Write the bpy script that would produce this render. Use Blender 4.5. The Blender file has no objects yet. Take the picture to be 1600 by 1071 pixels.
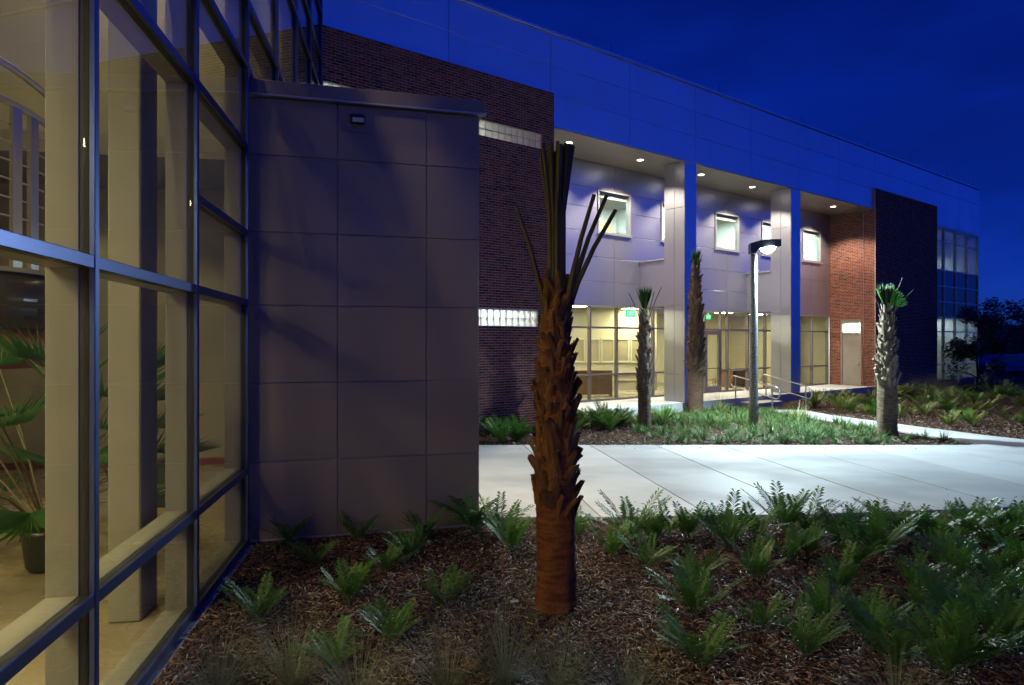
import bpy, bmesh, math, random
import numpy as np
from mathutils import Matrix, Vector
R = math.radians
random.seed(7); rng = np.random.default_rng(7)
sc = bpy.context.scene
C = sc.collection

# ------------------------------------------------------------------ camera, sky, exposure
H = 2.25
cd = bpy.data.cameras.new('camera'); cam = bpy.data.objects.new('camera', cd); C.objects.link(cam)
cd.sensor_width = 36; cd.lens = 1050/1600*36; cd.clip_start = .05; cd.clip_end = 3000
cam.location = (0, 0, H); cam.rotation_euler = (R(90), 0, 0); sc.camera = cam
world = bpy.data.worlds.new('World'); sc.world = world; world.use_nodes = True
wn, wl = world.node_tree.nodes, world.node_tree.links
wn.clear()
sky = wn.new('ShaderNodeTexSky'); sky.sky_type = 'NISHITA'; sky.sun_disc = False
sky.sun_elevation = R(22); sky.sun_rotation = R(112); sky.air_density = 1.0; sky.dust_density = .2; sky.ozone_density = 8
tint = wn.new('ShaderNodeMix'); tint.data_type = 'RGBA'; tint.blend_type = 'MULTIPLY'; tint.inputs[0].default_value = 1
tint.inputs[7].default_value = (.06, .23, 1.6, 1)
# thin high cloud, the same all round the sky
tcw = wn.new('ShaderNodeTexCoord'); mpw = wn.new('ShaderNodeMapping'); mpw.inputs['Scale'].default_value = (1, 1, 3.0)
cn = wn.new('ShaderNodeTexNoise'); cn.inputs['Scale'].default_value = 2.2; cn.inputs['Detail'].default_value = 6; cn.inputs['Roughness'].default_value = .55
cr = wn.new('ShaderNodeMapRange'); cr.inputs[1].default_value = .35; cr.inputs[2].default_value = .75; cr.inputs[3].default_value = .78; cr.inputs[4].default_value = 1.5
cm = wn.new('ShaderNodeMix'); cm.data_type = 'RGBA'; cm.blend_type = 'MULTIPLY'; cm.inputs[0].default_value = 1
bg = wn.new('ShaderNodeBackground'); bg.inputs[1].default_value = .036
wo = wn.new('ShaderNodeOutputWorld')
wl.new(tcw.outputs['Generated'], mpw.inputs[0]); wl.new(mpw.outputs[0], cn.inputs['Vector']); wl.new(cn.outputs[0], cr.inputs[0])
wl.new(sky.outputs[0], tint.inputs[6]); wl.new(tint.outputs[2], cm.inputs[6]); wl.new(cr.outputs[0], cm.inputs[7])
wl.new(cm.outputs[2], bg.inputs[0]); wl.new(bg.outputs[0], wo.inputs[0])
sc.view_settings.view_transform = 'Standard'; sc.view_settings.look = 'None'
sc.view_settings.exposure = 0; sc.view_settings.gamma = 1; sc.view_settings.use_curve_mapping = False
cy = sc.cycles
cy.use_denoising = True
try: cy.denoiser = 'OPENIMAGEDENOISE'; cy.denoising_input_passes = 'RGB_ALBEDO_NORMAL'
except Exception: pass
cy.max_bounces = 7; cy.diffuse_bounces = 4; cy.glossy_bounces = 4; cy.transmission_bounces = 4; cy.transparent_max_bounces = 24
cy.caustics_reflective = False; cy.caustics_refractive = False; cy.sample_clamp_indirect = 2; cy.sample_clamp_direct = 0
cy.use_adaptive_sampling = False

# ------------------------------------------------------------------ helpers: objects
WM = {}
def mk(name, data, mat=None, parent=None, M=None):
    o = bpy.data.objects.new(name, data); C.objects.link(o)
    M = M.copy() if M is not None else Matrix.Identity(4)
    if parent is not None:
        o.parent = parent; o.matrix_parent_inverse = WM[parent.name].inverted()
    o.matrix_basis = M; WM[o.name] = M
    if mat is not None and data is not None and not data.materials: data.materials.append(mat)
    return o
def tag(o, label=None, cat=None, group=None, kind=None):
    if label: o['label'] = label
    if cat: o['category'] = cat
    if group: o['group'] = group
    if kind: o['kind'] = kind
    return o
def thing(name, label, cat, loc=(0, 0, 0), group=None, rz=0):
    return tag(mk(name, None, None, None, Matrix.Translation(loc) @ Matrix.Rotation(rz, 4, 'Z')), label, cat, group)
def frame(o, ex):
    ex = Vector((ex[0], ex[1], 0)).normalized(); ey = Vector((-ex.y, ex.x, 0)); ez = Vector((0, 0, 1))
    m = Matrix.Identity(4)
    for i, e in enumerate((ex, ey, ez)): m[0][i], m[1][i], m[2][i] = e
    m[0][3], m[1][3], m[2][3] = o[0], o[1], (o[2] if len(o) > 2 else 0)
    return m
FA = frame((-.165, 17.5), (.796, .605))           # main facade: s along, w inward, z up
GL = frame((-1.698, 0), (-.1644, .9864))          # glass wing: v along, w inward, z up
BX = frame((-2.93, 7.55), (math.cos(R(15)), math.sin(R(15))))   # metal annex front
class MB:
    def __init__(s): s.v = []; s.f = []
    def add(s, vs, fs):
        n = len(s.v); s.v += [tuple(v) for v in vs]; s.f += [tuple(i+n for i in f) for f in fs]
    def box(s, lo, hi, M=None, skip=()):
        x0, y0, z0 = lo; x1, y1, z1 = hi
        vs = [Vector(p) for p in ((x0,y0,z0),(x1,y0,z0),(x1,y1,z0),(x0,y1,z0),(x0,y0,z1),(x1,y0,z1),(x1,y1,z1),(x0,y1,z1))]
        if M is not None: vs = [M @ v for v in vs]
        fs = [(0,3,2,1),(4,5,6,7),(0,1,5,4),(1,2,6,5),(2,3,7,6),(3,0,4,7)]
        s.add(vs, [f for i, f in enumerate(fs) if i not in skip])
    def tube(s, pts, r, n=8, cap=True):
        pts = [Vector(p) for p in pts]; rr = r if isinstance(r, (list, tuple)) else [r]*len(pts)
        base = len(s.v); up = None
        for i, p in enumerate(pts):
            t = (pts[min(i+1, len(pts)-1)] - pts[max(i-1, 0)]).normalized()
            if up is None: up = t.orthogonal().normalized()
            a = (up - t*up.dot(t)).normalized(); up = a; b = t.cross(a)
            for k in range(n):
                an = 2*math.pi*k/n; s.v.append(tuple(p + (a*math.cos(an) + b*math.sin(an))*rr[i]))
        for i in range(len(pts)-1):
            for k in range(n):
                a = base+i*n+k; b = base+i*n+(k+1) % n
                s.f.append((a, b, b+n, a+n))
        if cap:
            s.f.append(tuple(base+k for k in reversed(range(n)))); s.f.append(tuple(base+(len(pts)-1)*n+k for k in range(n)))
    def lathe(s, prof, n=20, c=(0, 0)):
        base = len(s.v)
        for r, z in prof:
            for k in range(n):
                an = 2*math.pi*k/n; s.v.append((c[0]+r*math.cos(an), c[1]+r*math.sin(an), z))
        for i in range(len(prof)-1):
            for k in range(n):
                a = base+i*n+k; b = base+i*n+(k+1) % n; s.f.append((a, b, b+n, a+n))
        s.f.append(tuple(base+k for k in reversed(range(n)))); s.f.append(tuple(base+(len(prof)-1)*n+k for k in range(n)))
    def mesh(s, name, smooth=False):
        m = bpy.data.meshes.new(name); m.from_pydata(s.v, [], s.f); m.update()
        if smooth: m.polygons.foreach_set('use_smooth', [True]*len(m.polygons))
        return m
_bc = {}
def boxmesh(dx, dy, dz, mat, bev=0):
    key = (round(dx, 4), round(dy, 4), round(dz, 4), mat.name, bev)
    if key not in _bc:
        b = MB(); b.box((-dx/2, -dy/2, -dz/2), (dx/2, dy/2, dz/2)); m = b.mesh('box')
        if bev:
            bm = bmesh.new(); bm.from_mesh(m)
            bmesh.ops.bevel(bm, geom=bm.edges[:], offset=min(bev, dx*.4, dy*.4, dz*.4), segments=1, affect='EDGES'); bm.to_mesh(m); bm.free()
        m.materials.append(mat); _bc[key] = m
    return _bc[key]
def bxo(name, F, lo, hi, mat, parent=None, bev=0):
    d = [hi[i]-lo[i] for i in range(3)]; c = [(hi[i]+lo[i])/2 for i in range(3)]
    return mk(name, boxmesh(*d, mat, bev), None, parent, F @ Matrix.Translation(c))
def lamp(name, typ, loc, power, col, parent=None, rot=None, size=.1, spot=None, blend=.5):
    l = bpy.data.lights.new(name, typ); l.energy = power; l.color = col
    if typ in ('POINT', 'SPOT'): l.shadow_soft_size = size
    if typ == 'SPOT': l.spot_size = R(spot); l.spot_blend = blend
    if typ == 'AREA': l.size = size
    M = Matrix.Translation(loc)
    if rot is not None: M = M @ rot.to_4x4()
    return mk(name, l, None, parent, M)

# ------------------------------------------------------------------ helpers: materials
def newmat(name):
    m = bpy.data.materials.new(name); m.use_nodes = True; nt = m.node_tree; nt.nodes.clear()
    out = nt.nodes.new('ShaderNodeOutputMaterial'); return m, nt, out
def pmat(name, col, rough=.5, metal=0., spec=.5, col2=None, scale=5., detail=4., bump=0., bscale=None, rvar=0., coords='Object', stretch=None, rand=None, contrast=(.35, .65), trans=0., coat=0.):
    """Principled with noise variation between col and col2, fine bump; rand='object'|'island' mixes in random tone."""
    m, nt, out = newmat(name); n, l = nt.nodes, nt.links
    p = n.new('ShaderNodeBsdfPrincipled'); p.inputs['Roughness'].default_value = rough; p.inputs['Metallic'].default_value = metal
    p.inputs['Specular IOR Level'].default_value = spec; p.inputs['Base Color'].default_value = (*col, 1); p.inputs['Coat Weight'].default_value = coat
    if col2 or bump or rvar:
        tc = n.new('ShaderNodeNewGeometry'); mp = n.new('ShaderNodeMapping'); l.new(tc.outputs['Position'], mp.inputs[0])   # world position: no two pieces repeat
        if stretch: mp.inputs['Scale'].default_value = stretch
        no = n.new('ShaderNodeTexNoise'); no.inputs['Scale'].default_value = scale; no.inputs['Detail'].default_value = detail
        l.new(mp.outputs[0], no.inputs['Vector'])
        mr = n.new('ShaderNodeMapRange'); mr.inputs[1].default_value = contrast[0]; mr.inputs[2].default_value = contrast[1]; l.new(no.outputs[0], mr.inputs[0])
        if col2:
            mx = n.new('ShaderNodeMix'); mx.data_type = 'RGBA'; mx.inputs[6].default_value = (*col, 1); mx.inputs[7].default_value = (*col2, 1)
            f = mr.outputs[0]
            if rand:
                rn = n.new('ShaderNodeObjectInfo').outputs['Random'] if rand == 'object' else n.new('ShaderNodeNewGeometry').outputs['Random Per Island']
                av = n.new('ShaderNodeMath'); av.operation = 'ADD'; l.new(f, av.inputs[0]); l.new(rn, av.inputs[1])
                hv = n.new('ShaderNodeMath'); hv.operation = 'MULTIPLY'; hv.inputs[1].default_value = .5; l.new(av.outputs[0], hv.inputs[0]); f = hv.outputs[0]
            l.new(f, mx.inputs[0]); l.new(mx.outputs[2], p.inputs['Base Color'])
        if rvar:
            r2 = n.new('ShaderNodeMapRange'); r2.inputs[3].default_value = rough-rvar; r2.inputs[4].default_value = rough+rvar
            l.new(mr.outputs[0], r2.inputs[0]); l.new(r2.outputs[0], p.inputs['Roughness'])
        if bump:
            nb = n.new('ShaderNodeTexNoise'); nb.inputs['Scale'].default_value = bscale or scale*4; nb.inputs['Detail'].default_value = 5; l.new(mp.outputs[0], nb.inputs['Vector'])
            b = n.new('ShaderNodeBump'); b.inputs['Strength'].default_value = bump; b.inputs['Distance'].default_value = .02
            l.new(nb.outputs[0], b.inputs['Height']); l.new(b.outputs[0], p.inputs['Normal'])
    if trans:
        t = n.new('ShaderNodeBsdfTranslucent'); t.inputs[0].default_value = (*[min(1, c*1.6) for c in col], 1)
        ms = n.new('ShaderNodeMixShader'); ms.inputs[0].default_value = trans; l.new(p.outputs[0], ms.inputs[1]); l.new(t.outputs[0], ms.inputs[2]); l.new(ms.outputs[0], out.inputs[0])
    else: l.new(p.outputs[0], out.inputs[0])
    return m
def ramp_mat(name, stops, src='island', rough=.6, bump=.3, bscale=60, spec=.4, rrange=None, nscale=6., nmix=.35):
    m, nt, out = newmat(name); n, l = nt.nodes, nt.links
    p = n.new('ShaderNodeBsdfPrincipled'); p.inputs['Roughness'].default_value = rough; p.inputs['Specular IOR Level'].default_value = spec
    rn = n.new('ShaderNodeObjectInfo').outputs['Random'] if src == 'object' else n.new('ShaderNodeNewGeometry').outputs['Random Per Island']
    cr = n.new('ShaderNodeValToRGB'); e = cr.color_ramp.elements
    e[0].position, e[0].color = stops[0][0], (*stops[0][1], 1); e[1].position, e[1].color = stops[-1][0], (*stops[-1][1], 1)
    for ps, c in stops[1:-1]:
        x = e.new(ps); x.color = (*c, 1)
    l.new(rn, cr.inputs[0])
    tc = n.new('ShaderNodeNewGeometry'); no = n.new('ShaderNodeTexNoise'); no.inputs['Scale'].default_value = nscale; no.inputs['Detail'].default_value = 6; l.new(tc.outputs['Position'], no.inputs['Vector'])
    mr = n.new('ShaderNodeMapRange'); mr.inputs[1].default_value = .3; mr.inputs[2].default_value = .7; mr.inputs[3].default_value = 1-nmix; mr.inputs[4].default_value = 1+nmix; l.new(no.outputs[0], mr.inputs[0])
    mx = n.new('ShaderNodeMix'); mx.data_type = 'RGBA'; mx.blend_type = 'MULTIPLY'; mx.inputs[0].default_value = 1; l.new(cr.outputs[0], mx.inputs[6]); l.new(mr.outputs[0], mx.inputs[7])
    l.new(mx.outputs[2], p.inputs['Base Color'])
    if rrange:
        wn2 = n.new('ShaderNodeTexWhiteNoise'); wn2.noise_dimensions = '1D'; l.new(rn, wn2.inputs['W'])
        r2 = n.new('ShaderNodeMapRange'); r2.inputs[3].default_value = rrange[0]; r2.inputs[4].default_value = rrange[1]; l.new(wn2.outputs[0], r2.inputs[0]); l.new(r2.outputs[0], p.inputs['Roughness'])
    if bump:
        nb = n.new('ShaderNodeTexNoise'); nb.inputs['Scale'].default_value = bscale; l.new(tc.outputs['Position'], nb.inputs['Vector'])
        b = n.new('ShaderNodeBump'); b.inputs['Strength'].default_value = bump; b.inputs['Distance'].default_value = .005; l.new(nb.outputs[0], b.inputs['Height']); l.new(b.outputs[0], p.inputs['Normal'])
    l.new(p.outputs[0], out.inputs[0]); return m
def emat(name, col, s):
    m, nt, out = newmat(name); e = nt.nodes.new('ShaderNodeEmission'); e.inputs[0].default_value = (*col, 1); e.inputs[1].default_value = s
    nt.links.new(e.outputs[0], out.inputs[0]); return m
def glassmat(name, tintc=(.93, .96, .94), f0=.035, rough=0.):
    m, nt, out = newmat(name); n, l = nt.nodes, nt.links
    lw = n.new('ShaderNodeLayerWeight'); pw = n.new('ShaderNodeMath'); pw.operation = 'POWER'; pw.inputs[1].default_value = 5; l.new(lw.outputs['Facing'], pw.inputs[0])
    mr = n.new('ShaderNodeMapRange'); mr.inputs[3].default_value = f0; mr.inputs[4].default_value = 1; l.new(pw.outputs[0], mr.inputs[0])
    t = n.new('ShaderNodeBsdfTransparent'); t.inputs[0].default_value = (*tintc, 1)
    g = n.new('ShaderNodeBsdfGlossy'); g.inputs['Roughness'].default_value = rough
    ms = n.new('ShaderNodeMixShader'); l.new(mr.outputs[0], ms.inputs[0]); l.new(t.outputs[0], ms.inputs[1]); l.new(g.outputs[0], ms.inputs[2]); l.new(ms.outputs[0], out.inputs[0])
    return m

M_panel = pmat('silver_panel', (.66, .665, .755), .37, .88, .5, col2=(.59, .595, .69), scale=.7, detail=3, rvar=.04, rand='object')
M_taupe = pmat('taupe_panel', (.34, .27, .20), .38, .28, .5, col2=(.24, .205, .18), scale=1.1, detail=5, rvar=.07, rand='object', bump=.12, bscale=1.5, stretch=(1, 1, .5))
M_panelback = pmat('panel_joint', (.55, .53, .55), .6)
M_cap = pmat('anodised_cap', (.10, .135, .32), .32, .92, .5, col2=(.09, .12, .30), scale=2)
M_gasket = pmat('black_gasket', (.008, .008, .009), .6)
M_beige = pmat('beige_painted_metal', (.26, .255, .205), .45, 0, .5, col2=(.235, .23, .18), scale=3)
M_soffit = pmat('soffit_panel', (.50, .47, .43), .45, .25, .5, col2=(.47, .44, .40), scale=1)
M_lobbywall = pmat('lobby_plaster', (.62, .57, .42), .8, 0, .3, col2=(.57, .52, .38), scale=1.5, bump=.05, bscale=80)
M_wallwarm = pmat('warm_plaster', (.36, .34, .25), .8, 0, .3, col2=(.32, .30, .22), scale=1.5, bump=.05, bscale=80)
M_wallwhite = pmat('white_plaster', (.78, .78, .74), .8, 0, .3, col2=(.74, .74, .70), scale=1.5)
M_ceiling = pmat('white_ceiling', (.80, .80, .78), .85)
M_lobbyfloor = pmat('lobby_floor', (.52, .45, .33), .3, 0, .5, col2=(.46, .39, .28), scale=2, rvar=.08)
M_wingfloor = pmat('polished_concrete', (.27, .23, .15), .28, 0, .5, col2=(.20, .165, .105), scale=2.2, detail=7, rvar=.1)
M_concrete = pmat('concrete', (.56, .57, .57), .7, 0, .4, col2=(.33, .34, .345), scale=.9, detail=12, bump=.2, bscale=50, rand='object', contrast=(.38, .62), stretch=(.55, .8, 1), rvar=.1)
M_concdark = pmat('concrete_side', (.34, .34, .35), .85, 0, .3, col2=(.27, .27, .29), scale=4, bump=.2)
M_mortar = pmat('mortar', (.62, .58, .54), .9, 0, .2, col2=(.52, .48, .45), scale=8, bump=.3, bscale=120)
BR = [(0, (.09, .036, .027)), (.14, (.13, .045, .03)), (.3, (.20, .058, .034)), (.6, (.255, .076, .044)), (.85, (.28, .098, .058)), (1, (.17, .066, .046))]
M_brick = ramp_mat('brick', BR, 'island', .85, spec=.15); M_bricko = ramp_mat('brick_single', BR, 'object', .85, spec=.15)
M_glass = glassmat('clear_glass'); M_glassgrn = glassmat('facade_glass', (.90, .96, .93), .03)
M_spandrel = pmat('spandrel_glass', (.004, .004, .010), .12, 0, .6)
M_alum = pmat('storefront_aluminium', (.22, .19, .205), .45, .5)
M_alumlight = pmat('light_aluminium', (.55, .56, .58), .4, .6)
M_doorpaint = pmat('taupe_door_paint', (.36, .32, .28), .5, 0, .4, col2=(.33, .29, .255), scale=3)
M_steel = pmat('brushed_steel', (.62, .60, .60), .32, .9)
M_dark = pmat('dark_metal', (.035, .036, .042), .45, .4)
M_lamphead = pmat('lamp_head_paint', (.05, .055, .07), .35, .3)
M_pole = pmat('spun_concrete_pole', (.58, .575, .55), .8, 0, .3, col2=(.16, .16, .16), scale=38, detail=3, bump=.3, bscale=90, contrast=(.3, .6))
M_wood = pmat('wood_laminate', (.26, .15, .085), .45, 0, .5, col2=(.20, .11, .06), scale=3, stretch=(1, 1, 12))
M_redwood = pmat('cherry_panel', (.20, .055, .022), .35, 0, .5, col2=(.15, .04, .016), scale=3, stretch=(1, 1, 10))
M_maple = pmat('maple_cabinet', (.62, .46, .26), .5, 0, .4, col2=(.57, .41, .22), scale=4, stretch=(1, 1, 9))
M_gloss = pmat('dark_gloss_fascia', (.03, .026, .02), .18, 0, .6)
M_soil = pmat('mulch_ground', (.055, .030, .018), .95, 0, .2, col2=(.022, .012, .008), scale=26, detail=9, bump=1., bscale=70)
M_asphalt = pmat('asphalt', (.05, .05, .052), .9, 0, .3, col2=(.04, .04, .043), scale=3, bump=.3, bscale=100)
M_chip = ramp_mat('bark_chip', [(0, (.022, .012, .009)), (.3, (.055, .026, .016)), (.58, (.13, .056, .030)), (.80, (.21, .115, .065)), (.93, (.30, .22, .15)), (1, (.40, .36, .32))], 'island', .5, .3, 90, .5, (.28, .8), 20)
M_leaf = pmat('cycad_leaf', (.05, .14, .022), .45, 0, .35, col2=(.09, .21, .034), scale=5, rand='object', trans=.18)
M_leafy = pmat('yellow_green_leaf', (.12, .17, .030), .4, 0, .5, col2=(.17, .19, .045), scale=5, rand='object', trans=.2)
M_lir = pmat('liriope_leaf', (.05, .115, .028), .5, 0, .3, col2=(.10, .17, .05), scale=9, rand='island', trans=.15)
M_grass = pmat('muhly_grass_blade', (.13, .17, .09), .55, 0, .3, col2=(.27, .26, .16), scale=3, rand='island', trans=.15)
M_palmfan = pmat('palm_fan_leaf', (.04, .115, .024), .42, 0, .4, col2=(.065, .155, .035), scale=8, trans=.2)
M_rachis = pmat('petiole_green', (.085, .095, .03), .5, 0, .4, col2=(.11, .06, .025), scale=4)
M_petiole = pmat('cut_petiole', (.10, .075, .032), .55, 0, .4, col2=(.045, .035, .016), scale=3, stretch=(6, 6, .6), rand='object')
M_trunk = pmat('palm_fibre', (.27, .095, .033), .9, 0, .2, col2=(.12, .042, .017), scale=7, detail=8, bump=1., bscale=40, stretch=(1, 1, 4))
M_trunkgrey = pmat('palm_trunk_grey', (.25, .19, .135), .9, 0, .2, col2=(.13, .09, .06), scale=7, detail=8, bump=1., bscale=40, stretch=(1, 1, 4))
M_boot = pmat('palm_boot', (.21, .10, .042), .8, 0, .2, col2=(.075, .032, .016), scale=9, rand='object', bump=.6, bscale=50, stretch=(3, 1, .8))
M_bootgrey = pmat('palm_boot_grey', (.33, .27, .19), .75, 0, .3, col2=(.15, .105, .07), scale=9, rand='object', bump=.6, bscale=50, stretch=(3, 1, .8))
M_bootbrown = pmat('palm_boot_brown', (.17, .115, .08), .75, 0, .3, col2=(.075, .045, .03), scale=9, rand='object', bump=.6, bscale=50, stretch=(3, 1, .8))
M_trunkbrown = pmat('palm_trunk_brown', (.17, .10, .065), .9, 0, .2, col2=(.09, .05, .03), scale=7, detail=8, bump=1., bscale=40, stretch=(1, 1, 4))
M_bark = pmat('bark', (.09, .065, .045), .9, 0, .2, col2=(.05, .035, .025), scale=10, bump=.6)
M_treeleaf = pmat('tree_leaf', (.035, .06, .022), .4, 0, .5, col2=(.06, .09, .03), scale=2, rand='island', trans=.1)
M_lens_ext = emat('downlight_lens', (1, .93, .78), 14)
M_lens_pole = emat('street_lamp_lens', (.86, .97, 1), 60)
M_panel_lobby = emat('lobby_light_panel', (1, .86, .56), 66)
M_panel_up = emat('office_light_panel', (.86, 1, .98), 170)
M_panel_gb = emat('gallery_light_panel', (.92, 1, .94), 24)
M_panel_gbw = emat('gallery_light_panel_warm', (1, .93, .72), 110)
M_panel_east = emat('east_light_panel', (.85, 1, .88), 22)
M_wing_lens = emat('wing_downlight_lens', (1, .84, .5), 20)
M_pend_lens = emat('pendant_lens', (1, .84, .5), 3)
M_globe = emat('added_globe', (1, .78, .42), 88)  # glow of the added, out-of-view globes in the wing
M_globe2 = emat('added_globe_dim', (1, .78, .40), 34)  # weaker added globe, for the glow on the annex
M_exit = emat('exit_green', (.0, .75, .25), 1.6)
M_exitw = emat('exit_letter', (.7, 1, .8), 2.2)
M_white = pmat('white_paint', (.75, .75, .73), .5)
M_pinboard = pmat('tan_pinboard', (.40, .35, .24), .85, 0, .3, col2=(.37, .32, .22), scale=30)
M_trim = pmat('cream_trim', (.68, .62, .48), .5)
M_red = pmat('red_device', (.35, .03, .02), .4)
M_pot = pmat('black_pot', (.012, .012, .013), .35, 0, .5)
M_carblue = pmat('blue_car_paint', (.03, .05, .25), .25, .3, .5, coat=.5)
M_carsilver = pmat('silver_car_paint', (.45, .46, .48), .3, .6, .5, coat=.5)
M_tyre = pmat('tyre', (.015, .015, .015), .8)
M_carglass = pmat('car_glass', (.01, .012, .015), .08, 0, .6)
M_block = pmat('glass_block', (.74, .80, .78), .12, 0, .6, col2=(.62, .70, .68), scale=30, bump=.6, bscale=45)
# a glass block lets the room light through, scattered
def blockmat():
    m, nt, out = newmat('glass_block_wavy'); n, l = nt.nodes, nt.links
    tc = n.new('ShaderNodeTexCoord'); no = n.new('ShaderNodeTexNoise'); no.inputs['Scale'].default_value = 14; l.new(tc.outputs['Object'], no.inputs['Vector'])
    b = n.new('ShaderNodeBump'); b.inputs['Strength'].default_value = .8; b.inputs['Distance'].default_value = .02; l.new(no.outputs[0], b.inputs['Height'])
    t = n.new('ShaderNodeBsdfTranslucent'); t.inputs[0].default_value = (.93, .97, .94, 1); l.new(b.outputs[0], t.inputs['Normal'])
    tr = n.new('ShaderNodeBsdfTransparent'); tr.inputs[0].default_value = (.85, .9, .88, 1)
    g = n.new('ShaderNodeBsdfGlossy'); g.inputs['Roughness'].default_value = .08; l.new(b.outputs[0], g.inputs['Normal'])
    m1 = n.new('ShaderNodeMixShader'); m1.inputs[0].default_value = .35; l.new(t.outputs[0], m1.inputs[1]); l.new(tr.outputs[0], m1.inputs[2])
    m2 = n.new('ShaderNodeMixShader'); m2.inputs[0].default_value = .10; l.new(m1.outputs[0], m2.inputs[1]); l.new(g.outputs[0], m2.inputs[2]); l.new(m2.outputs[0], out.inputs[0])
    return m
M_block = blockmat()

# ------------------------------------------------------------------ ground, walk, path
b = MB(); b.add([(-400, -400, 0), (400, -400, 0), (400, 1200, 0), (-400, 1200, 0)], [(0, 1, 2, 3)])
tag(mk('ground', b.mesh('ground'), M_soil), kind='structure')
b = MB(); b.add([(26, 40, .012), (400, 40, .012), (400, 260, .012), (26, 260, .012)], [(0, 1, 2, 3)])
tag(mk('parking_lot', b.mesh('parking_lot'), M_asphalt), kind='structure')
# wide concrete walk: one slab per joint, joints run with the glass wing
walk = tag(mk('walkway', None), kind='structure')
def nearY(X): return 8.52 + .055*max(0, X-1.2) + (.10*max(0, X-4.5))
jd = (.147, -1.0)                                   # joint direction (X per Y)
edges = [1.67 - 1.42*k for k in range(7, 0, -1)] + [1.67 + 1.42*k for k in range(14)]
for a0, a1 in zip(edges[:-1], edges[1:]):
    g = .010
    def pt(x0, far):
        if far: return (x0, 14.5)
        Y = nearY(x0 + .85); return (x0 + .147*(14.5 - Y), Y)
    P = [pt(a0+g, 0), pt(a1-g, 0), pt(a1-g, 1), pt(a0+g, 1)]
    c = (sum(p[0] for p in P)/4, sum(p[1] for p in P)/4)
    b = MB(); q = [(p[0]-c[0], p[1]-c[1]) for p in P]
    r = .012
    inner = [(x*(1-.008), y*(1-.002)) for x, y in q]
    b.add([(x, y, -.12) for x, y in q] + [(x, y, .034) for x, y in q] + [(x, y, .04) for x, y in inner],
          [(0, 1, 5, 4), (1, 2, 6, 5), (2, 3, 7, 6), (3, 0, 4, 7), (4, 5, 9, 8), (5, 6, 10, 9), (6, 7, 11, 10), (7, 4, 8, 11), (8, 9, 10, 11)])
    mk('concrete_slab', b.mesh('concrete_slab'), M_concrete, walk, Matrix.Translation((c[0], c[1], 0)))
path = tag(mk('side_path', None), kind='structure')
up = [(9.55, 22.15), (9.75, 20.6), (10.15, 19.3), (10.75, 17.6), (11.35, 16.0), (12.2, 14.53)]
lo = [(8.45, 22.15), (8.55, 20.6), (8.85, 19.2), (9.35, 17.9), (9.85, 16.3), (10.15, 14.53)]
for i in range(len(up)-1):
    P = [Vector(lo[i+1]), Vector(up[i+1]), Vector(up[i]), Vector(lo[i])]; c = sum(P, Vector((0, 0)))/4
    b = MB(); q = [c + (p-c)*.994 - c for p in P]
    b.add([(x, y, -.1) for x, y in q] + [(x, y, .036) for x, y in q], [(0, 1, 5, 4), (1, 2, 6, 5), (2, 3, 7, 6), (3, 0, 4, 7), (4, 5, 6, 7)])
    mk('concrete_slab', b.mesh('path_slab'), M_concrete, path, Matrix.Translation((c.x, c.y, 0)))

# ------------------------------------------------------------------ main building
main = thing('office_building', 'long two storey building with blue-lit metal fascia, brick ends and recessed lit entrance', 'building', (6, 23, 0))
ZS, ZB, ZT = 8.2, 9.07, 10.72
S0, S1, S2, S3, S4 = -4.98, 1.58, 20.33, 26.93, 32.9
W = 1.97
def bricks(name, F, s0, s1, z0, z1, holes=(), single=None, parent=main, backt=.12, vert=False):
    """mortar backing with one real brick per unit; single(s,z) -> that brick is an object of its own"""
    bl, ch, bw, bh = .2032, .06667, .192, .0555
    wall = MB(); hs = sorted(holes)
    # backing cut around the holes
    zs = sorted({z0, z1, *[h[1] for h in hs], *[h[3] for h in hs]}); ss = sorted({s0, s1, *[h[0] for h in hs], *[h[2] for h in hs]})
    for za, zb in zip(zs[:-1], zs[1:]):
        for sa, sb in zip(ss[:-1], ss[1:]):
            cs, cz = (sa+sb)/2, (za+zb)/2
            if any(h[0] < cs < h[2] and h[1] < cz < h[3] for h in hs): continue
            wall.box((sa, .0045, za), (sb, backt, zb))
    wo_ = mk(name, wall.mesh(name), M_mortar, parent, F)
    rest = MB(); row = 0; z = z0
    while z + bh <= z1 + .01:
        off = (row % 2)*bl/2; s = s0 - off
        while s < s1:
            a, c_ = max(s, s0)+.0055, min(s+bl, s1)-.0055; s += bl
            segs = [(a, c_)]
            for h in hs:
                if z + bh > h[1]+.012 and z < h[3]-.012:
                    ns = []
                    for p, q in segs:
                        if q <= h[0] or p >= h[2]: ns.append((p, q))
                        else:
                            if p < h[0]-.01: ns.append((p, h[0]))
                            if q > h[2]+.01: ns.append((h[2], q))
                    segs = ns
            for p, q in segs:
                if q - p < .02: continue
                dz = random.uniform(-.0012, .0012); dp = random.uniform(0, .003)
                if single and single(p, z) and q-p > .15:
                    bxo('brick', F, (p, -dp, z+.0055+dz), (q, .02, z+.0055+bh+dz), M_bricko, wo_)
                else:
                    rest.box((p, -dp, z+.0055+dz), (q, .012, z+.0055+bh+dz), skip=(4,))
        row += 1; z += ch
    tag(mk('brickwork', rest.mesh('brickwork'), M_brick, wo_, F), kind='stuff')
    return wo_
FB = FA @ Matrix.Translation((0, -.10, 0))
gb = [(-4.95, 7.46, -2.4, 7.87), (-1.9, 7.46, 1.16, 7.87), (-2.0, 2.68, 1.0, 3.09)]
bricks('brick_wall', FB, S0, S1, 0, ZB, gb, single=lambda s, z: z > 7.98 and s < -1.25)
bxo('brick_return', FA, (S1-.02, -.085, .0), (S1+.0, W, ZS), M_brick, main)
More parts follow.
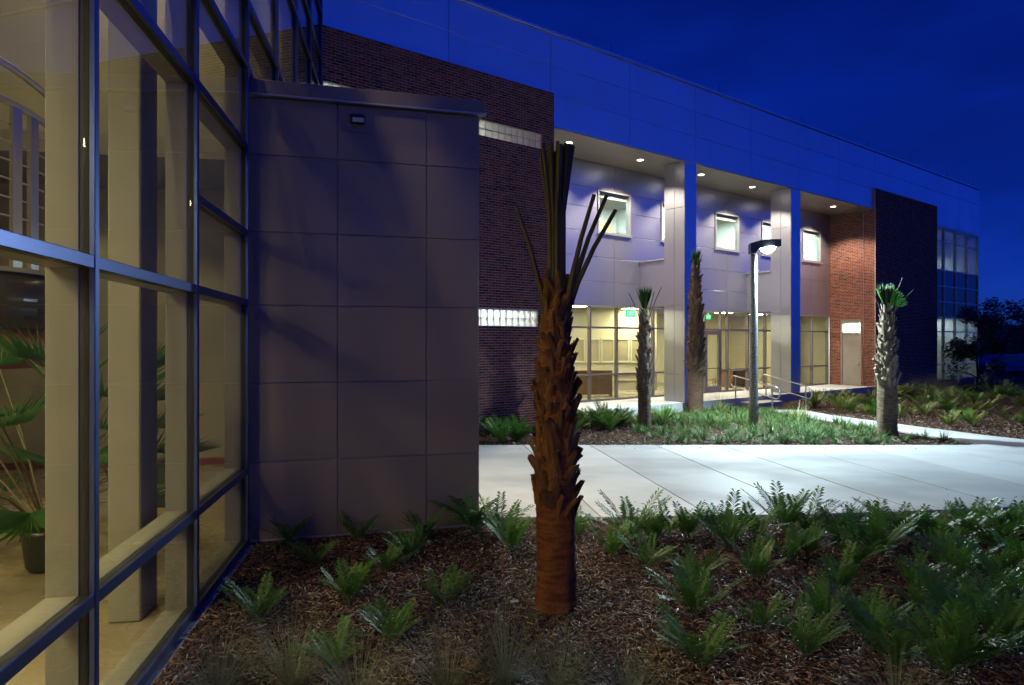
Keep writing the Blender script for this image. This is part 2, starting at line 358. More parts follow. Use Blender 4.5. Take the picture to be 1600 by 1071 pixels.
# glass block windows
for (a, z0, c_, z1) in gb:
    g = bxo('glass_block_window', FA, (a, .02, z0-.02), (c_, .03, z0-.001), M_mortar, main)
    n = round((c_-a)/.205); bw = (c_-a)/n
    for i in range(n):
        for j in range(2):
            h = (z1-z0)/2
            bxo('glass_block', FA, (a+i*bw+.005, -.055, z0+j*h+.005), (a+(i+1)*bw-.005, .03, z0+(j+1)*h-.005), M_block, g, .008)
    mb = MB()
    for i in range(n+1): mb.box((a+i*bw-.005, -.045, z0), (a+i*bw+.005, .02, z1))
    mb.box((a, -.046, z0+h-.005), (c_, .021, z0+h+.005))
    mk('mortar_grid', mb.mesh('mortar_grid'), M_concdark, g, FA)
# fascia panels (blue hour sky in silver metal)
bxo('fascia_backing', FA, (S0, .022, ZS+.02), (S4, .25, ZT), M_panelback, main)
js = [S0, -1.74, 1.54] + [1.54 + 3.155*k for k in range(1, 10)] + [S4]
for a, c_ in zip(js[:-1], js[1:]):
    for z0, z1 in ((ZS, ZB if c_ <= 1.6 or a > 20 else 9.06), (9.06, 9.88), (9.88, ZT)):
        if z0 == ZS and c_ <= 1.6: continue
        bxo('metal_panel', FA, (a+.006, 0, z0+.005), (c_-.006, .02, z1-.005), M_panel, main, .003)
bxo('parapet_coping', FA, (S0, -.05, ZT), (S4+.05, .4, ZT+.09), M_panel, main, .01)
for s in (4.0, 9.3, 14.6, 20.0, 24.3, 28.7, 32.3):
    mb = MB(); mb.tube([(s, .1, ZT+.09), (s, .1, ZT+.42)], .009, 6); mk('lightning_rod', mb.mesh('rod'), M_dark, main, FA)
# recess: soffit, back wall panels, windows
bxo('soffit', FA, (S1, .02, ZS), (S2, W+.02, ZS+.02), M_soffit, main)
bxo('soffit_edge', FA, (S1, -.004, ZS-.05), (S2, .018, ZS-.004), M_panelback, main)
wins = [2.1 + 3.165*k for k in range(6)]; WZ0, WZ1, WW = 5.9, 7.33, 1.56
def cutbox(mb, s0, s1, z0, z1, w0, w1, holes):
    zs = sorted({z0, z1, *[h[1] for h in holes], *[h[3] for h in holes]}); ss = sorted({s0, s1, *[h[0] for h in holes], *[h[2] for h in holes]})
    for za, zb in zip(zs[:-1], zs[1:]):
        for sa, sb in zip(ss[:-1], ss[1:]):
            cs, cz = (sa+sb)/2, (za+zb)/2
            if any(h[0] < cs < h[2] and h[1] < cz < h[3] for h in holes): continue
            mb.box((sa, w0, za), (sb, w1, zb))
holes = [(s, WZ0, s+WW, WZ1) for s in wins]
mb = MB(); cutbox(mb, S1, S2, 3.5, ZS-.002, W+.021, W+.16, holes); mk('recess_wall', mb.mesh('recess_wall'), M_panelback, main, FA)
cols = [S1] + [s + WW/2 for s in wins] + [S2]
rows = [3.5, 4.27, 5.08, 5.89, 6.69, 7.34, ZS-.003]
for i, (z0, z1) in enumerate(zip(rows[:-1], rows[1:])):
    for a, c_ in zip(cols[:-1], cols[1:]):
        if z0 > 5.8 and z1 < 7.4:
            a = a + WW/2 if a != S1 else a; c_ = c_ - WW/2 if c_ != S2 else c_
        bxo('metal_panel', FA, (a+.008, W, z0+.008), (c_-.008, W+.02, z1-.008), M_panel, main, .003)
for s in wins:
    mb = MB(); t = .055
    for lo_, hi_ in (((s, W-.035, WZ0), (s+t, W+.14, WZ1)), ((s+WW-t, W-.035, WZ0), (s+WW, W+.14, WZ1)), ((s+t, W-.035, WZ0), (s+WW-t, W+.14, WZ0+t)), ((s+t, W-.035, WZ1-t), (s+WW-t, W+.14, WZ1))): mb.box(lo_, hi_)
    w_ = mk('window', mb.mesh('window_frame'), M_alumlight, main, FA)
    bxo('pane', FA, (s+t, W+.05, WZ0+t), (s+WW-t, W+.058, WZ1-t), M_glassgrn, w_)
    bxo('sill', FA, (s-.04, W-.06, WZ0-.045), (s+WW+.04, W+.02, WZ0), M_alumlight, w_)
    bxo('roller_shade', FA, (s+t, W+.09, WZ1-.24), (s+WW-t, W+.12, WZ1-t), M_wallwhite, w_)
# columns and the bulkheads tying them back
for (a, c_) in ((7.28, 7.88), (13.64, 14.30)):
    col = bxo('column', FA, (a+.021, .021, .2), (c_-.021, .84, ZS-.002), M_panelback, main)
    for z0, z1 in ((.31, 1.19), (1.19, 3.49), (3.49, 6.69), (6.69, ZS-.006)):
        bxo('metal_panel', FA, (a, 0, z0+.006), (c_, .02, z1-.006), M_panel, col, .003)
        for w0, w1 in ((.021, .43), (.43, .858)):
            bxo('metal_panel', FA, (a, w0+.004, z0+.006), (a+.02, w1-.004, z1-.006), M_panel, col, .003)
            bxo('metal_panel', FA, (c_-.02, w0+.004, z0+.006), (c_, w1-.004, z1-.006), M_panel, col, .003)
    bk = bxo('bulkhead', FA, (a+.04, .861, 3.46), (c_-.04, W-.001, 5.02), M_panel, main, .01)
    bxo('bulkhead_cap', FA, (a-.01, .861, 5.022), (c_+.01, W-.002, 5.07), M_alumlight, bk, .008)
# storefront
st = mk('storefront', None, None, main, FA)
SW = W + .05
doorS = (11.02, 11.98)
muls = [1.64, 2.45, 3.7, 4.95, 6.21, 7.42, 8.06, 9.3, 11.0, 12.0, 12.46, 13.83, 15.1, 16.4, 17.72, 18.83, 20.2]
for s in muls: bxo('mullion', FA, (s-.03, SW-.05, .3), (s+.03, SW+.08, 3.5), M_alum, st)
bxo('head', FA, (S1, SW-.055, 3.44), (S2-.02, SW+.085, 3.498), M_alumlight, st)
for a, c_ in zip(muls[:-1], muls[1:]):
    isdoor = abs(a-11.0) < .01
    zz = [(.3, .37)] if not isdoor else []
    zz += [(2.72, 2.78)] + ([(1.15, 1.21)] if not isdoor else [])
    for z0, z1 in zz: bxo('rail', FA, (a+.03, SW-.045, z0), (c_-.03, SW+.075, z1), M_alum, st)
    cells = ((.37, 1.15), (1.21, 2.72), (2.78, 3.44)) if not isdoor else ((2.78, 3.44),)
    for z0, z1 in cells: bxo('pane', FA, (a+.03, SW, z0), (c_-.03, SW+.008, z1), M_glassgrn, st)
mb = MB(); a, c_ = doorS[0]+.02, doorS[1]-.02; t = .11
for lo_, hi_ in (((a, SW-.04, .32), (a+t, SW+.03, 2.7)), ((c_-t, SW-.04, .32), (c_, SW+.03, 2.7)), ((a+t, SW-.04, .32), (c_-t, SW+.03, .56)), ((a+t, SW-.04, 2.55), (c_-t, SW+.03, 2.7))): mb.box(lo_, hi_)
dr = mk('glass_door', mb.mesh('glass_door'), M_alum, main, FA)
bxo('pane', FA, (a+t, SW-.01, .56), (c_-t, SW, 2.55), M_glassgrn, dr)
mb = MB(); mb.tube([(a+t*.6, SW-.10, 1.25), (c_-t*.6, SW-.10, 1.25)], .016); mb.tube([(c_-.055, SW-.04, 1.0), (c_-.055, SW-.11, 1.0), (c_-.055, SW-.11, 1.5), (c_-.055, SW-.04, 1.5)], .014)
mk('push_bar', mb.mesh('push_bar'), M_dark, dr, FA)
# platform and steps
plat = tag(bxo('entrance_platform', FA, (S1, -.07, -.1), (S2, W+.3, .3), M_concrete), kind='structure')
ST = frame((8.28, 23.55, 0), (.80, .60))
for i, (z, d) in enumerate(((.15, .36),)):
    tag(bxo('entrance_step', ST, (-.15, -.46, -.05), (1.42, .32, .16), M_concrete, None, .01), kind='structure')
# brick block with the side door
FR = FA @ Matrix.Translation((S2, 0, 0)) @ Matrix.Rotation(R(90), 4, 'Z')      # local s runs along w, face toward -s
FRr = FA @ Matrix.Translation((S2, W, 0)) @ Matrix.Rotation(R(-90), 4, 'Z')     # s' from back wall outward, inward = +s
D0, D1 = W-1.46, W-.53
bricks('brick_wall', FRr, 0, W+.085, .3, ZS-.01, [(D0, .3, D1, 3.3)])
bricks('brick_wall', FA @ Matrix.Translation((0, -.10, 0)), S2, S3, 0, ZB+.03, [])
bxo('brick_return', FA, (S3-.005, -.085, 0), (S3+.02, .25, ZB), M_brick, main)
fr = MB()
for lo_, hi_ in (((D0, .03, .3), (D0+.055, .16, 3.3)), ((D1-.055, .03, .3), (D1, .16, 3.3)), ((D0+.055, .03, 3.13), (D1-.055, .16, 3.3)), ((D0+.055, .03, 2.66), (D1-.055, .16, 2.72))): fr.box(lo_, hi_)
sd = mk('side_door', fr.mesh('side_door_frame'), M_doorpaint, main, FRr)
bxo('door_leaf', FRr, (D0+.06, .07, .31), (D1-.06, .115, 2.655), M_doorpaint, sd, .004)
bxo('transom_pane', FRr, (D0+.055, .09, 2.72), (D1-.055, .098, 3.13), M_glassgrn, sd)
mb = MB(); mb.box((D1-.16, .05, 1.22), (D1-.10, .07, 1.42)); mb.tube([(D1-.13, .05, 1.30), (D1-.13, .0, 1.30), (D1-.25, .0, 1.30)], .011)
mk('handle', mb.mesh('handle'), M_steel, sd, FRr)
mb = MB(); mb.tube([(W+.085-.43-.08, -.012, .31), (W+.085-.43-.08, -.012, ZS-.02)], .011, 6); mk('conduit', mb.mesh('conduit'), M_steel, main, FRr)
# small room behind the side door, lit through the transom
bxo('stair_room_wall', FA, (S2+1.6, .3, .3), (S2+1.7, W+1, 3.6), M_wallwhite, main)
# east curtain wall
cw = mk('curtain_wall', None, None, main, FA)
cs = [S3+.03, 28.2, 29.7, 31.27, 32.82]; cz = [.36, 1.1, 2.81, 3.57, 4.34, 5.14, 5.97, 7.42, 8.15]
for s in cs: bxo('mullion', FA, (s-.03, .03, .36), (s+.03, .17, ZS), M_alumlight, cw)
for z in cz:
    for a, c_ in zip(cs[:-1], cs[1:]): bxo('rail', FA, (a+.03, .04, z-.03), (c_-.03, .16, z+.03), M_alumlight, cw)
for a, c_ in zip(cs[:-1], cs[1:]):
    for z0, z1 in zip(cz[:-1], cz[1:]):
        sp = 3.5 < z0 < 5.9
        bxo('spandrel_panel' if sp else 'pane', FA, (a+.03, .09, z0+.03), (c_-.03, .10, z1-.03), M_spandrel if sp else M_glassgrn, cw)
bricks('brick_base', FA @ Matrix.Translation((0, .0, 0)), S3+.02, S4, 0, .335, [])
bxo('soffit_east', FA, (S3+.02, .02, 8.15), (S4, .24, 8.2), M_panel, main)
bxo('end_wall', FA, (S4-.06, .2, 0), (S4, 14, ZT), M_panel, main)
# building shell: floors, roof, inside walls
bxo('roof', FA, (S0, .3, 10.3), (S4, 14, 10.45), M_concdark, main)
bxo('rear_wall', FA, (S0, 14, 0), (S4, 14.2, ZT), M_concdark, main)
bxo('upper_floor', FA, (S0+.2, W+.2, 3.62), (S4-.07, 13.9, 4.75), M_ceiling, main)
bxo('upper_floor_east', FA, (S3+.1, .3, 3.62), (S4-.07, W+.19, 5.9), M_wallwhite, main)
bxo('lobby_floor', FA, (S1, W+.13, .1), (S4-.07, 13.9, .302), M_lobbyfloor, main)
bxo('upper_ceiling', FA, (S1+.1, W+.17, 8.03), (S4-.07, 9, 8.1), M_ceiling, main)
bxo('upper_ceiling_east', FA, (S3+.1, .3, 8.08), (S4-.07, W+.16, 8.14), M_ceiling, main)
bxo('office_back_wall', FA, (S1, 6.6, 4.75), (S4-.07, 6.7, 8.03), M_wallwhite, main)
for s in (1.6, 4.72, 10.98, 17.4, 20.6): bxo('office_partition', FA, (s, W+.17, 4.75), (s+.1, 6.6, 8.03), M_wallwhite, main)
bxo('lobby_left_wall', FA, (S1, W+.15, .3), (S1+.1, 9, 3.62), M_lobbywall, main)
bxo('lobby_back_wall', FA, (S1, 7.3, .3), (S2, 7.45, 3.62), M_lobbywall, main)
bxo('lobby_right_wall', FA, (S2+.0, W+.16, .3), (S2+.12, 7.3, 3.62), M_lobbywall, main)
bxo('lobby_wall_panel', FA, (18.72, W+1.5, .3), (20.32, W+1.6, 3.62), M_lobbywall, main)
bxo('east_room_wall', FA, (S3-.6, 5, .3), (S4-.07, 5.1, 3.62), M_wallwhite, main)
bxo('east_upper_wall', FA, (S3-.6, 5, 5.9), (S4-.07, 5.1, 8.08), M_wallwhite, main)
bxo('gallery_inside_wall', FA, (S0+.2, 1.6, 0), (S1, 1.7, ZS), M_wallwhite, main)
bxo('gallery_ceiling', FA, (S0+.2, .03, 8.1), (S1, 1.6, 8.18), M_ceiling, main)
bxo('gallery_floor', FA, (S0+.2, .03, 3.7), (S1, 1.6, 4.3), M_ceiling, main)

# ------------------------------------------------------------------ lit fittings of the main building
for k, s in enumerate((3.0, 6.13, 9.3, 12.43, 15.5, 18.54)):
    p = FA @ Vector((s, .88, ZS))
    where = ['beside the near brick wall', 'left of the first column', 'right of the first column', 'left of the second column', 'right of the second column', 'beside the side door brick'][k]
    d = thing('recessed_downlight', f'round recessed downlight glowing in the entrance soffit {where}', 'downlight', p, 'downlights in the entrance soffit')
    mb = MB(); n = 20; ri, ro = .105, .135
    for i in range(n):
        a0, a1 = 2*math.pi*i/n, 2*math.pi*(i+1)/n
        pts = [(r*math.cos(a), r*math.sin(a), z) for a in (a0, a1) for r, z in ((ri, -.006), (ro, -.006), (ro, .0))]
        mb.add(pts, [(0, 1, 4, 3), (1, 2, 5, 4)])
    mk('trim', mb.mesh('trim'), M_white, d, Matrix.Translation(p))
    mb = MB(); mb.lathe([(.104, -.003), (.104, .001)], 20); mk('lens', mb.mesh('lens'), M_lens_ext, d, Matrix.Translation(p))
    lamp('downlight_lamp', 'SPOT', p - Vector((0, 0, .02)), 1350, (1, .86, .66), d, None, .08, 118, .45)
def troffer(name, F, s, w, z, mat, label, group, dx=.6, dy=1.2):
    d = thing(name, label, 'ceiling light', F @ Vector((s, w, z)), group)
    bxo('housing', F, (s-dx/2-.03, w-dy/2-.03, z-.02), (s+dx/2+.03, w+dy/2+.03, z+.005), M_white, d)
    bxo('diffuser', F, (s-dx/2, w-dy/2, z-.028), (s+dx/2, w+dy/2, z-.021), mat, d)
for s in (3.2, 6.4, 9.5, 12.8, 15.6, 18.6): troffer('ceiling_light', FA, s, 4.2, 8.02, M_panel_up, 'cool white ceiling light panel in the upstairs office behind the windows', 'upstairs office ceiling lights')
for s in (3.4, 6.5, 9.5, 12.5, 15.5, 18.2): troffer('ceiling_light', FA, s, 4.0, 3.61, M_panel_lobby, 'warm ceiling light panel in the entrance lobby behind the storefront glass', 'lobby ceiling lights')
for s in (28.6, 31.2): troffer('ceiling_light', FA, s, 2.6, 3.61, M_panel_east, 'greenish ceiling light panel in the corner room behind the evergreen tree', 'corner room ceiling lights')
troffer('ceiling_light', FA, 29.3, 3.0, 7.3, M_panel_east, 'hanging light fitting in the dim upper corner room', None, 1.1, .35)
troffer('ceiling_light', FA, -3.9, .8, 8.09, M_panel_gbw, 'ceiling light behind the high glass block window by the glass wing', None, .5, 1.2)
troffer('ceiling_light', FA, -1.7, .8, 8.09, M_panel_gbw, 'ceiling light behind the high glass block window by the metal annex', None, .5, .5)
troffer('ceiling_light', FA, -.4, .8, 3.69, M_panel_gb, 'ceiling light behind the low glass block window in the brick wall', None, 2.4, 1.2)
troffer('ceiling_light', FA, S2+.8, 1.0, 3.55, M_panel_up, 'ceiling light in the room behind the side door transom', None, .5, .9)
bxo('stair_room_ceiling', FA, (S2+.14, .03, 3.56), (S2+1.6, W+.5, 3.62), M_ceiling, main)

# ------------------------------------------------------------------ lobby furnishings
LB = frame((-2.2, 27.1), (1, .03))
lw_ = bxo('lobby_angled_wall', LB, (2.9, 0, .3), (8.1, .12, 3.62), M_lobbywall, main)
for k in range(5):
    x = 4.62 + k*.60
    d = thing('display_board', 'cream framed tan display board on the lobby wall', 'display board', LB @ Vector((x+.28, 0, 1.4)), 'display boards on the lobby wall')
    mb = MB(); t = .05
    for lo_, hi_ in (((x, -.06, 1.43), (x+t, -.002, 2.43)), ((x+.54-t, -.06, 1.43), (x+.54, -.002, 2.43)), ((x+t, -.06, 1.43), (x+.54-t, -.002, 1.5)), ((x+t, -.06, 2.36), (x+.54-t, -.002, 2.43))): mb.box(lo_, hi_)
    mk('frame', mb.mesh('frame'), M_trim, d, LB); bxo('board', LB, (x+t, -.02, 1.5), (x+.54-t, -.004, 2.36), M_pinboard, d)
mb = MB(); mb.box((4.4, -.07, .98), (8.1, -.002, 1.06)); mb.box((4.4, -.05, .70), (8.1, -.002, .76))
tag(mk('wall_rail', mb.mesh('wall_rail'), M_trim, None, LB), 'pale double rail running along the lobby wall below the display boards', 'wall rail')
def desk(F, s, w, z, dx, dy, h, mat, label, name='reception_desk'):
    d = thing(name, label, 'desk', F @ Vector((s, w, z)))
    bxo('front_panel', F, (s-dx/2, w-dy/2, z+.08), (s+dx/2, w-dy/2+.03, z+h-.04), mat, d, .004)
    for q in (-1, 1): bxo('side_panel', F, (s+q*(dx/2-.015)-.015, w-dy/2+.031, z), (s+q*(dx/2-.015)+.015, w+dy/2, z+h-.04), mat, d, .004)
    bxo('top', F, (s-dx/2-.03, w-dy/2-.03, z+h-.039), (s+dx/2+.03, w+dy/2+.03, z+h), mat, d, .006)
desk(LB, 4.95, -2.9, .302, 1.5, .6, .95, M_wood, 'brown wooden desk behind the storefront beside the large palm trunk')
desk(FA, 15.4, 3.6, .302, 1.6, .7, .75, M_wood, 'brown wooden desk behind the glass between lamp post and second column')
def chair(F, s, w, z, rz, label, mat=M_wood, group=None):
    M0 = F @ Matrix.Translation((s, w, z)) @ Matrix.Rotation(rz, 4, 'Z')
    d = mk('chair', None, None, None, M0); tag(d, label, 'chair', group)
    bxo('seat', M0, (-.22, -.22, .42), (.22, .22, .46), mat, d, .01); bxo('backrest', M0, (-.21, .19, .60), (.21, .22, .86), mat, d, .01)
    for x in (-.2, .2):
        for y in (-.2, .2): bxo('leg', M0, (x-.016, y-.016, 0), (x+.016, y+.016, .42 if y < 0 else .86), mat, d)
chair(FA, 13.05, 3.3, .302, .4, 'brown wooden chair seen through the glass just right of the entrance door')
chair(FA, 13.5, 4.4, .302, 2.2, 'brown wooden chair standing deeper in the lobby right of the entrance door')
chair(FA, 28.0, 1.1, .302, .5, 'white chair by the corner room window against the brick', M_white)
chair(FA, 29.1, 1.3, .302, -.6, 'white chair in the corner room window half hidden by the tree', M_white)
d = thing('exit_sign', 'green lit EXIT sign hanging inside the lobby glass', 'sign', (4.36, 24.7, 3.2))
XF = frame((4.36, 24.7, 3.19), (.93, .36)); bxo('sign_body', XF, (-.19, -.03, 0), (.19, .03, .25), M_exit, d); bxo('hanger', XF, (-.012, -.012, .25), (.012, .012, .43), M_white, d)
mb = MB(); y0, y1 = -.036, -.031
def bar(x0, z0, x1, z1, t=.02):
    dv = Vector((x1-x0, 0, z1-z0)); nrm = Vector((-dv.z, 0, dv.x)).normalized()*t/2
    p = [Vector((x0, y0, z0))+nrm, Vector((x0, y0, z0))-nrm, Vector((x1, y0, z1))-nrm, Vector((x1, y0, z1))+nrm]
    mb.add([*p, *[q+Vector((0, y1-y0, 0)) for q in p]], [(0, 1, 2, 3), (7, 6, 5, 4), (0, 4, 5, 1), (1, 5, 6, 2), (2, 6, 7, 3), (3, 7, 4, 0)])
x = -.15
bar(x, .05, x, .2); bar(x, .06, x+.055, .06); bar(x, .125, x+.045, .125); bar(x, .19, x+.055, .19)
bar(-.07, .05, .0, .2); bar(.0, .05, -.07, .2); bar(.045, .05, .045, .2); bar(.11, .05, .11, .2); bar(.075, .19, .15, .19)
mk('lettering', mb.mesh('lettering'), M_exitw, d, XF)
d = thing('exit_sign', 'faint green EXIT sign on the lobby ceiling behind the lamp post', 'sign', FA @ Vector((15.0, 4.8, 3.3)))
X2 = FA @ Matrix.Translation((15.0, 4.8, 3.3)); bxo('sign_body', X2, (-.17, -.03, 0), (.17, .03, .2), M_exit, d); bxo('hanger', X2, (-.012, -.012, .2), (.012, .012, .32), M_white, d)
mk('lettering', bpy.data.meshes['lettering'], None, d, X2 @ Matrix.Scale(.85, 4))
for i in range(2):
    for j in range(2):
        s, z = 17.05+i*.34, 1.75+j*.42
        d = thing('picture_frame', 'small dark framed picture on the yellow lobby wall right of the lamp post', 'picture', FA @ Vector((s, 7.28, z)), 'framed pictures on the lobby wall')
        bxo('frame', FA, (s-.10, 7.265, z-.13), (s+.10, 7.298, z+.13), M_dark, d); bxo('print', FA, (s-.075, 7.258, z-.105), (s+.075, 7.264, z+.105), M_white, d)
d = thing('fire_alarm', 'small red fire alarm box on the wall behind the glass beside the brick corner', 'alarm', FA @ Vector((19.35, W+1.49, 2.55)))
bxo('alarm_body', FA, (19.27, W+1.44, 2.48), (19.43, W+1.499, 2.7), M_red, d, .008); bxo('strobe', FA, (19.32, W+1.42, 2.56), (19.38, W+1.439, 2.62), M_white, d)
d = thing('card_reader', 'small dark control panel on the lobby wall below the fire alarm', 'control panel', FA @ Vector((19.1, W+1.49, 1.8)))
bxo('case', FA, (19.04, W+1.46, 1.72), (19.16, W+1.499, 1.95), M_dark, d, .006); bxo('keypad', FA, (19.06, W+1.452, 1.75), (19.14, W+1.459, 1.85), M_steel, d)
cb = thing('wall_cabinets', 'row of pale maple wall cabinets in the upstairs office', 'cabinets', FA @ Vector((10, 6.4, 5.6)))
for k in range(20):
    s = 1.9 + k*.93
    if any(p-.03 < s+.9 and s < p+.13 for p in (1.6, 4.72, 10.98, 17.4)): continue
    d = bxo('cabinet', FA, (s, 6.22, 5.75), (s+.9, 6.598, 7.35), M_maple, cb)
    for q in (0, 1): bxo('cabinet_door', FA, (s+.01+q*.445, 6.198, 5.77), (s+.445+q*.445, 6.218, 7.33), M_maple, d, .004)

# ------------------------------------------------------------------ glass wing
wing = thing('glass_wing', 'tall glass curtain wall wing with blue metal mullions and a warm lit atrium', 'building', GL @ Vector((6, 0, 0)))
vs = [-7.5, -5.62, -3.75, -1.88, 0, 1.87, 3.74, 5.62, 7.5, 9.31, 11.09, 12.82, 14.62]; VE = 14.66
rz = [.05, .84, 2.69, 4.40, 5.29, 6.03, 7.58, 8.34, 9.3, 10.3]
cwg = mk('curtain_wall', None, None, wing, GL)
ANX = 7.52
for v in vs:
    z0 = 0 if v < 7.6 else 5.05
    m_ = bxo('mullion', GL, (v-.027, -.034, z0), (v+.027, -.001, 10.35), M_cap, cwg, .004)
    bxo('gasket', GL, (v-.024, 0, z0), (v+.024, .045, 10.35), M_gasket, m_)
    bxo('inner_mullion', GL, (v-.030, .046, z0), (v+.030, .215, 10.35), M_beige, m_, .004)
for a, c_ in zip(vs[:-1], vs[1:]):
    zz = list(rz)
    if abs(a-5.62) < .01: zz.append(3.45)
    zz = sorted(z for z in zz if a < 7.4 or z > 5.15)
    for z in zz:
        h = .05 if z > .1 else .05
        r_ = bxo('rail', GL, (a+.028, -.030, z-.036), (c_-.028, -.002, z+.036), M_cap, cwg, .004)
        bxo('gasket', GL, (a+.028, 0, z-.030), (c_-.028, .045, z+.030), M_gasket, r_)
        bxo('inner_rail', GL, (a+.031, .046, z-.034), (c_-.031, .21, z+.034), M_beige, r_, .004)
    for z0, z1 in zip(zz[:-1], zz[1:]): bxo('pane', GL, (a+.0275, .016, z0+.0365), (c_-.0275, .026, z1-.0365), M_glass, cwg)
bxo('base_sill', GL, (-7.55, -.08, -.1), (7.52, .24, .012), M_concdark, wing)
bxo('floor', GL, (-7.6, .22, -.1), (12.6, 7, .05), M_wingfloor, wing)
bxo('end_wall', GL, (12.6, .30, 0), (12.75, 7, 10.3), M_wallwarm, wing)
bxo('inner_wall', GL, (-7.6, 6.0, 0), (12.6, 6.15, 10.3), M_wallwarm, wing)
bxo('ceiling', GL, (-7.7, .22, 10.3), (VE, 7, 10.4), M_ceiling, wing)
bxo('roof', GL, (-7.7, -.07, 10.41), (VE, 7, 10.95), M_panel, wing)
bxo('south_wall', GL, (-7.7, .25, 0), (-7.6, 7, 10.3), M_wallwarm, wing)
bxo('baseboard', GL, (12.575, .3, .05), (12.599, 6, .17), M_redwood, wing)
bxo('column', GL, (5.42, .34, .05), (5.80, .58, 10.3), M_beige, wing, .012)
bxo('column', GL, (11.2, .5, .05), (11.6, .9, 10.3), M_beige, wing, .012)
bxo('gallery_slab', GL, (10.4, .5, 5.0), (12.6, 6, 5.3), M_beige, wing)
for k, (v, w, z) in enumerate(((1.2, .7, 10.29), (3.9, .7, 10.29), (6.6, .7, 10.29), (9.2, 2.4, 10.29), (11.6, 2.4, 10.29), (7.0, 4.3, 10.29), (3.0, 4.3, 10.29), (11.2, 3.6, 10.29), (11.2, 1.8, 4.99), (11.2, 3.6, 4.99))):
    p = GL @ Vector((v, w, z))
    d = thing('wing_downlight', 'warm ceiling downlight inside the glass wing atrium', 'downlight', p, 'atrium downlights')
    mb = MB(); mb.lathe([(.13, -.012), (.13, .005)], 16); mk('trim', mb.mesh('trim'), M_white, d, Matrix.Translation(p))
    mb = MB(); mb.lathe([(.10, -.018), (.10, -.0125)], 16); mk('lens', mb.mesh('lens'), M_wing_lens, d, Matrix.Translation(p))
    lamp('wing_lamp', 'SPOT', p - Vector((0, 0, .03)), (700 if w < 2 else 250) if z > 6 else 90, (1, .78, .36), d, None, .06, 100 if w < 2 else 130, .4)
for (v, w, zp, pw) in ((-6.2, 2.6, 4.6, 1100), (-4.2, 3.7, 5.3, 1100), (-2.4, 2.4, 4.9, 1100), (-.4, 3.5, 4.4, 1100), (1.5, 2.7, 5.2, 1100), (3.4, 3.6, 4.7, 1100), (6.0, 3.3, 4.0, 420)):  # added globes, out of view, to warm the annex, palm and mulch
    p = GL @ Vector((v, w, zp))
    d = thing('added_pendant_light', 'added unseen warm globe pendant spilling light out through the atrium glass', 'pendant light', p, 'added atrium globe lights')
    mb = MB(); mb.lathe([(.5*math.sin(math.pi*k/12)+.002, .5-.5*math.cos(math.pi*k/12)) for k in range(13)], 20)
    mk('globe', mb.mesh('globe', True), M_globe if pw > 600 else M_globe2, d, Matrix.Translation(p))
    mb = MB(); pr = [(.60, 0), (.60, .25)] + [(.585*math.cos(R(t)), .5+.585*math.sin(R(t))) for t in range(0, 86, 7)]; n_ = len(pr); N_ = 28  # skirted shade shaped to keep globe light off fascia and brick
    for r_, z_ in pr: mb.v += [(r_*math.cos(2*math.pi*k/N_), r_*math.sin(2*math.pi*k/N_), z_) for k in range(N_)]
    mb.f += [(i*N_+k, i*N_+(k+1) % N_, (i+1)*N_+(k+1) % N_, (i+1)*N_+k) for i in range(n_-1) for k in range(N_)]
    mk('cutoff_shade', mb.mesh('cutoff_shade', True), M_wallwhite, d, Matrix.Translation(p))
    mb = MB(); mb.tube([(0, 0, 1.08), (0, 0, 10.31-zp)], .008, 6); mk('cord', mb.mesh('cord'), M_dark, d, Matrix.Translation(p))
# curved stair balcony inside
cs_ = thing('curved_stair', 'curved stair landing with dark glossy fascia, cherry panel and steel cable railing behind the glass', 'staircase', (-8.0, 8.6, .05))
def arc(r, z0, z1, a0, a1, n=28): return [(-8.0+r*math.cos(R(a0+(a1-a0)*i/n)), 8.6+r*math.sin(R(a0+(a1-a0)*i/n)), z0+(z1-z0)*i/n) for i in range(n+1)]
def band(r0, r1, z0, z1, a0=-150, a1=60, n=36):
    mb = MB(); P = []
    for i in range(n+1):
        a = R(a0+(a1-a0)*i/n); P.append((math.cos(a), math.sin(a)))
    for (c0, s0), (c1, s1) in zip(P[:-1], P[1:]):
        v = [(-8.0+r*c, 8.6+r*s, z) for c, s in ((c0, s0), (c1, s1)) for r, z in ((r0, z0), (r1, z0), (r1, z1), (r0, z1))]
        mb.add(v, [(0, 4, 5, 1), (1, 5, 6, 2), (2, 6, 7, 3), (3, 7, 4, 0)])
    return mb
mk('fascia', band(1.7, 2.04, 2.42, 3.1).mesh('fascia', True), M_gloss, cs_)
mk('wood_panel', band(1.72, 2.0, 1.93, 2.415).mesh('wood_panel', True), M_redwood, cs_)
mk('landing', band(.2, 2.06, 3.104, 3.16).mesh('landing'), M_beige, cs_)
mk('newel_wall', band(.55, .8, .05, 1.92, -180, 180).mesh('newel_wall', True), M_wallwarm, cs_)
for (z0, z1) in ((6.5, 5.2), (5.75, 4.9)):
    mb = MB(); mb.tube(arc(2.0, z0, z1, -120, 30), .045, 10); mk('handrail', mb.mesh('handrail', True), M_steel, cs_)
for a in (-80, -45, -12, -5, 20):
    f = (a+120)/150; x, y = -8.0+2.0*math.cos(R(a)), 8.6+2.0*math.sin(R(a))
    bxo('post', Matrix.Translation((x, y, 0)) @ Matrix.Rotation(R(a), 4, 'Z'), (-.03, -.06, 3.16), (.03, .06, 6.5-1.3*f-.75*(1-.55*f)), M_steel, cs_)
for k in range(8):
    mb = MB(); mb.tube(arc(2.0, 3.4+k*.28, 3.3+k*.20, -120, 30), .011, 6); mk('cable', mb.mesh('cable', True), M_steel, cs_)

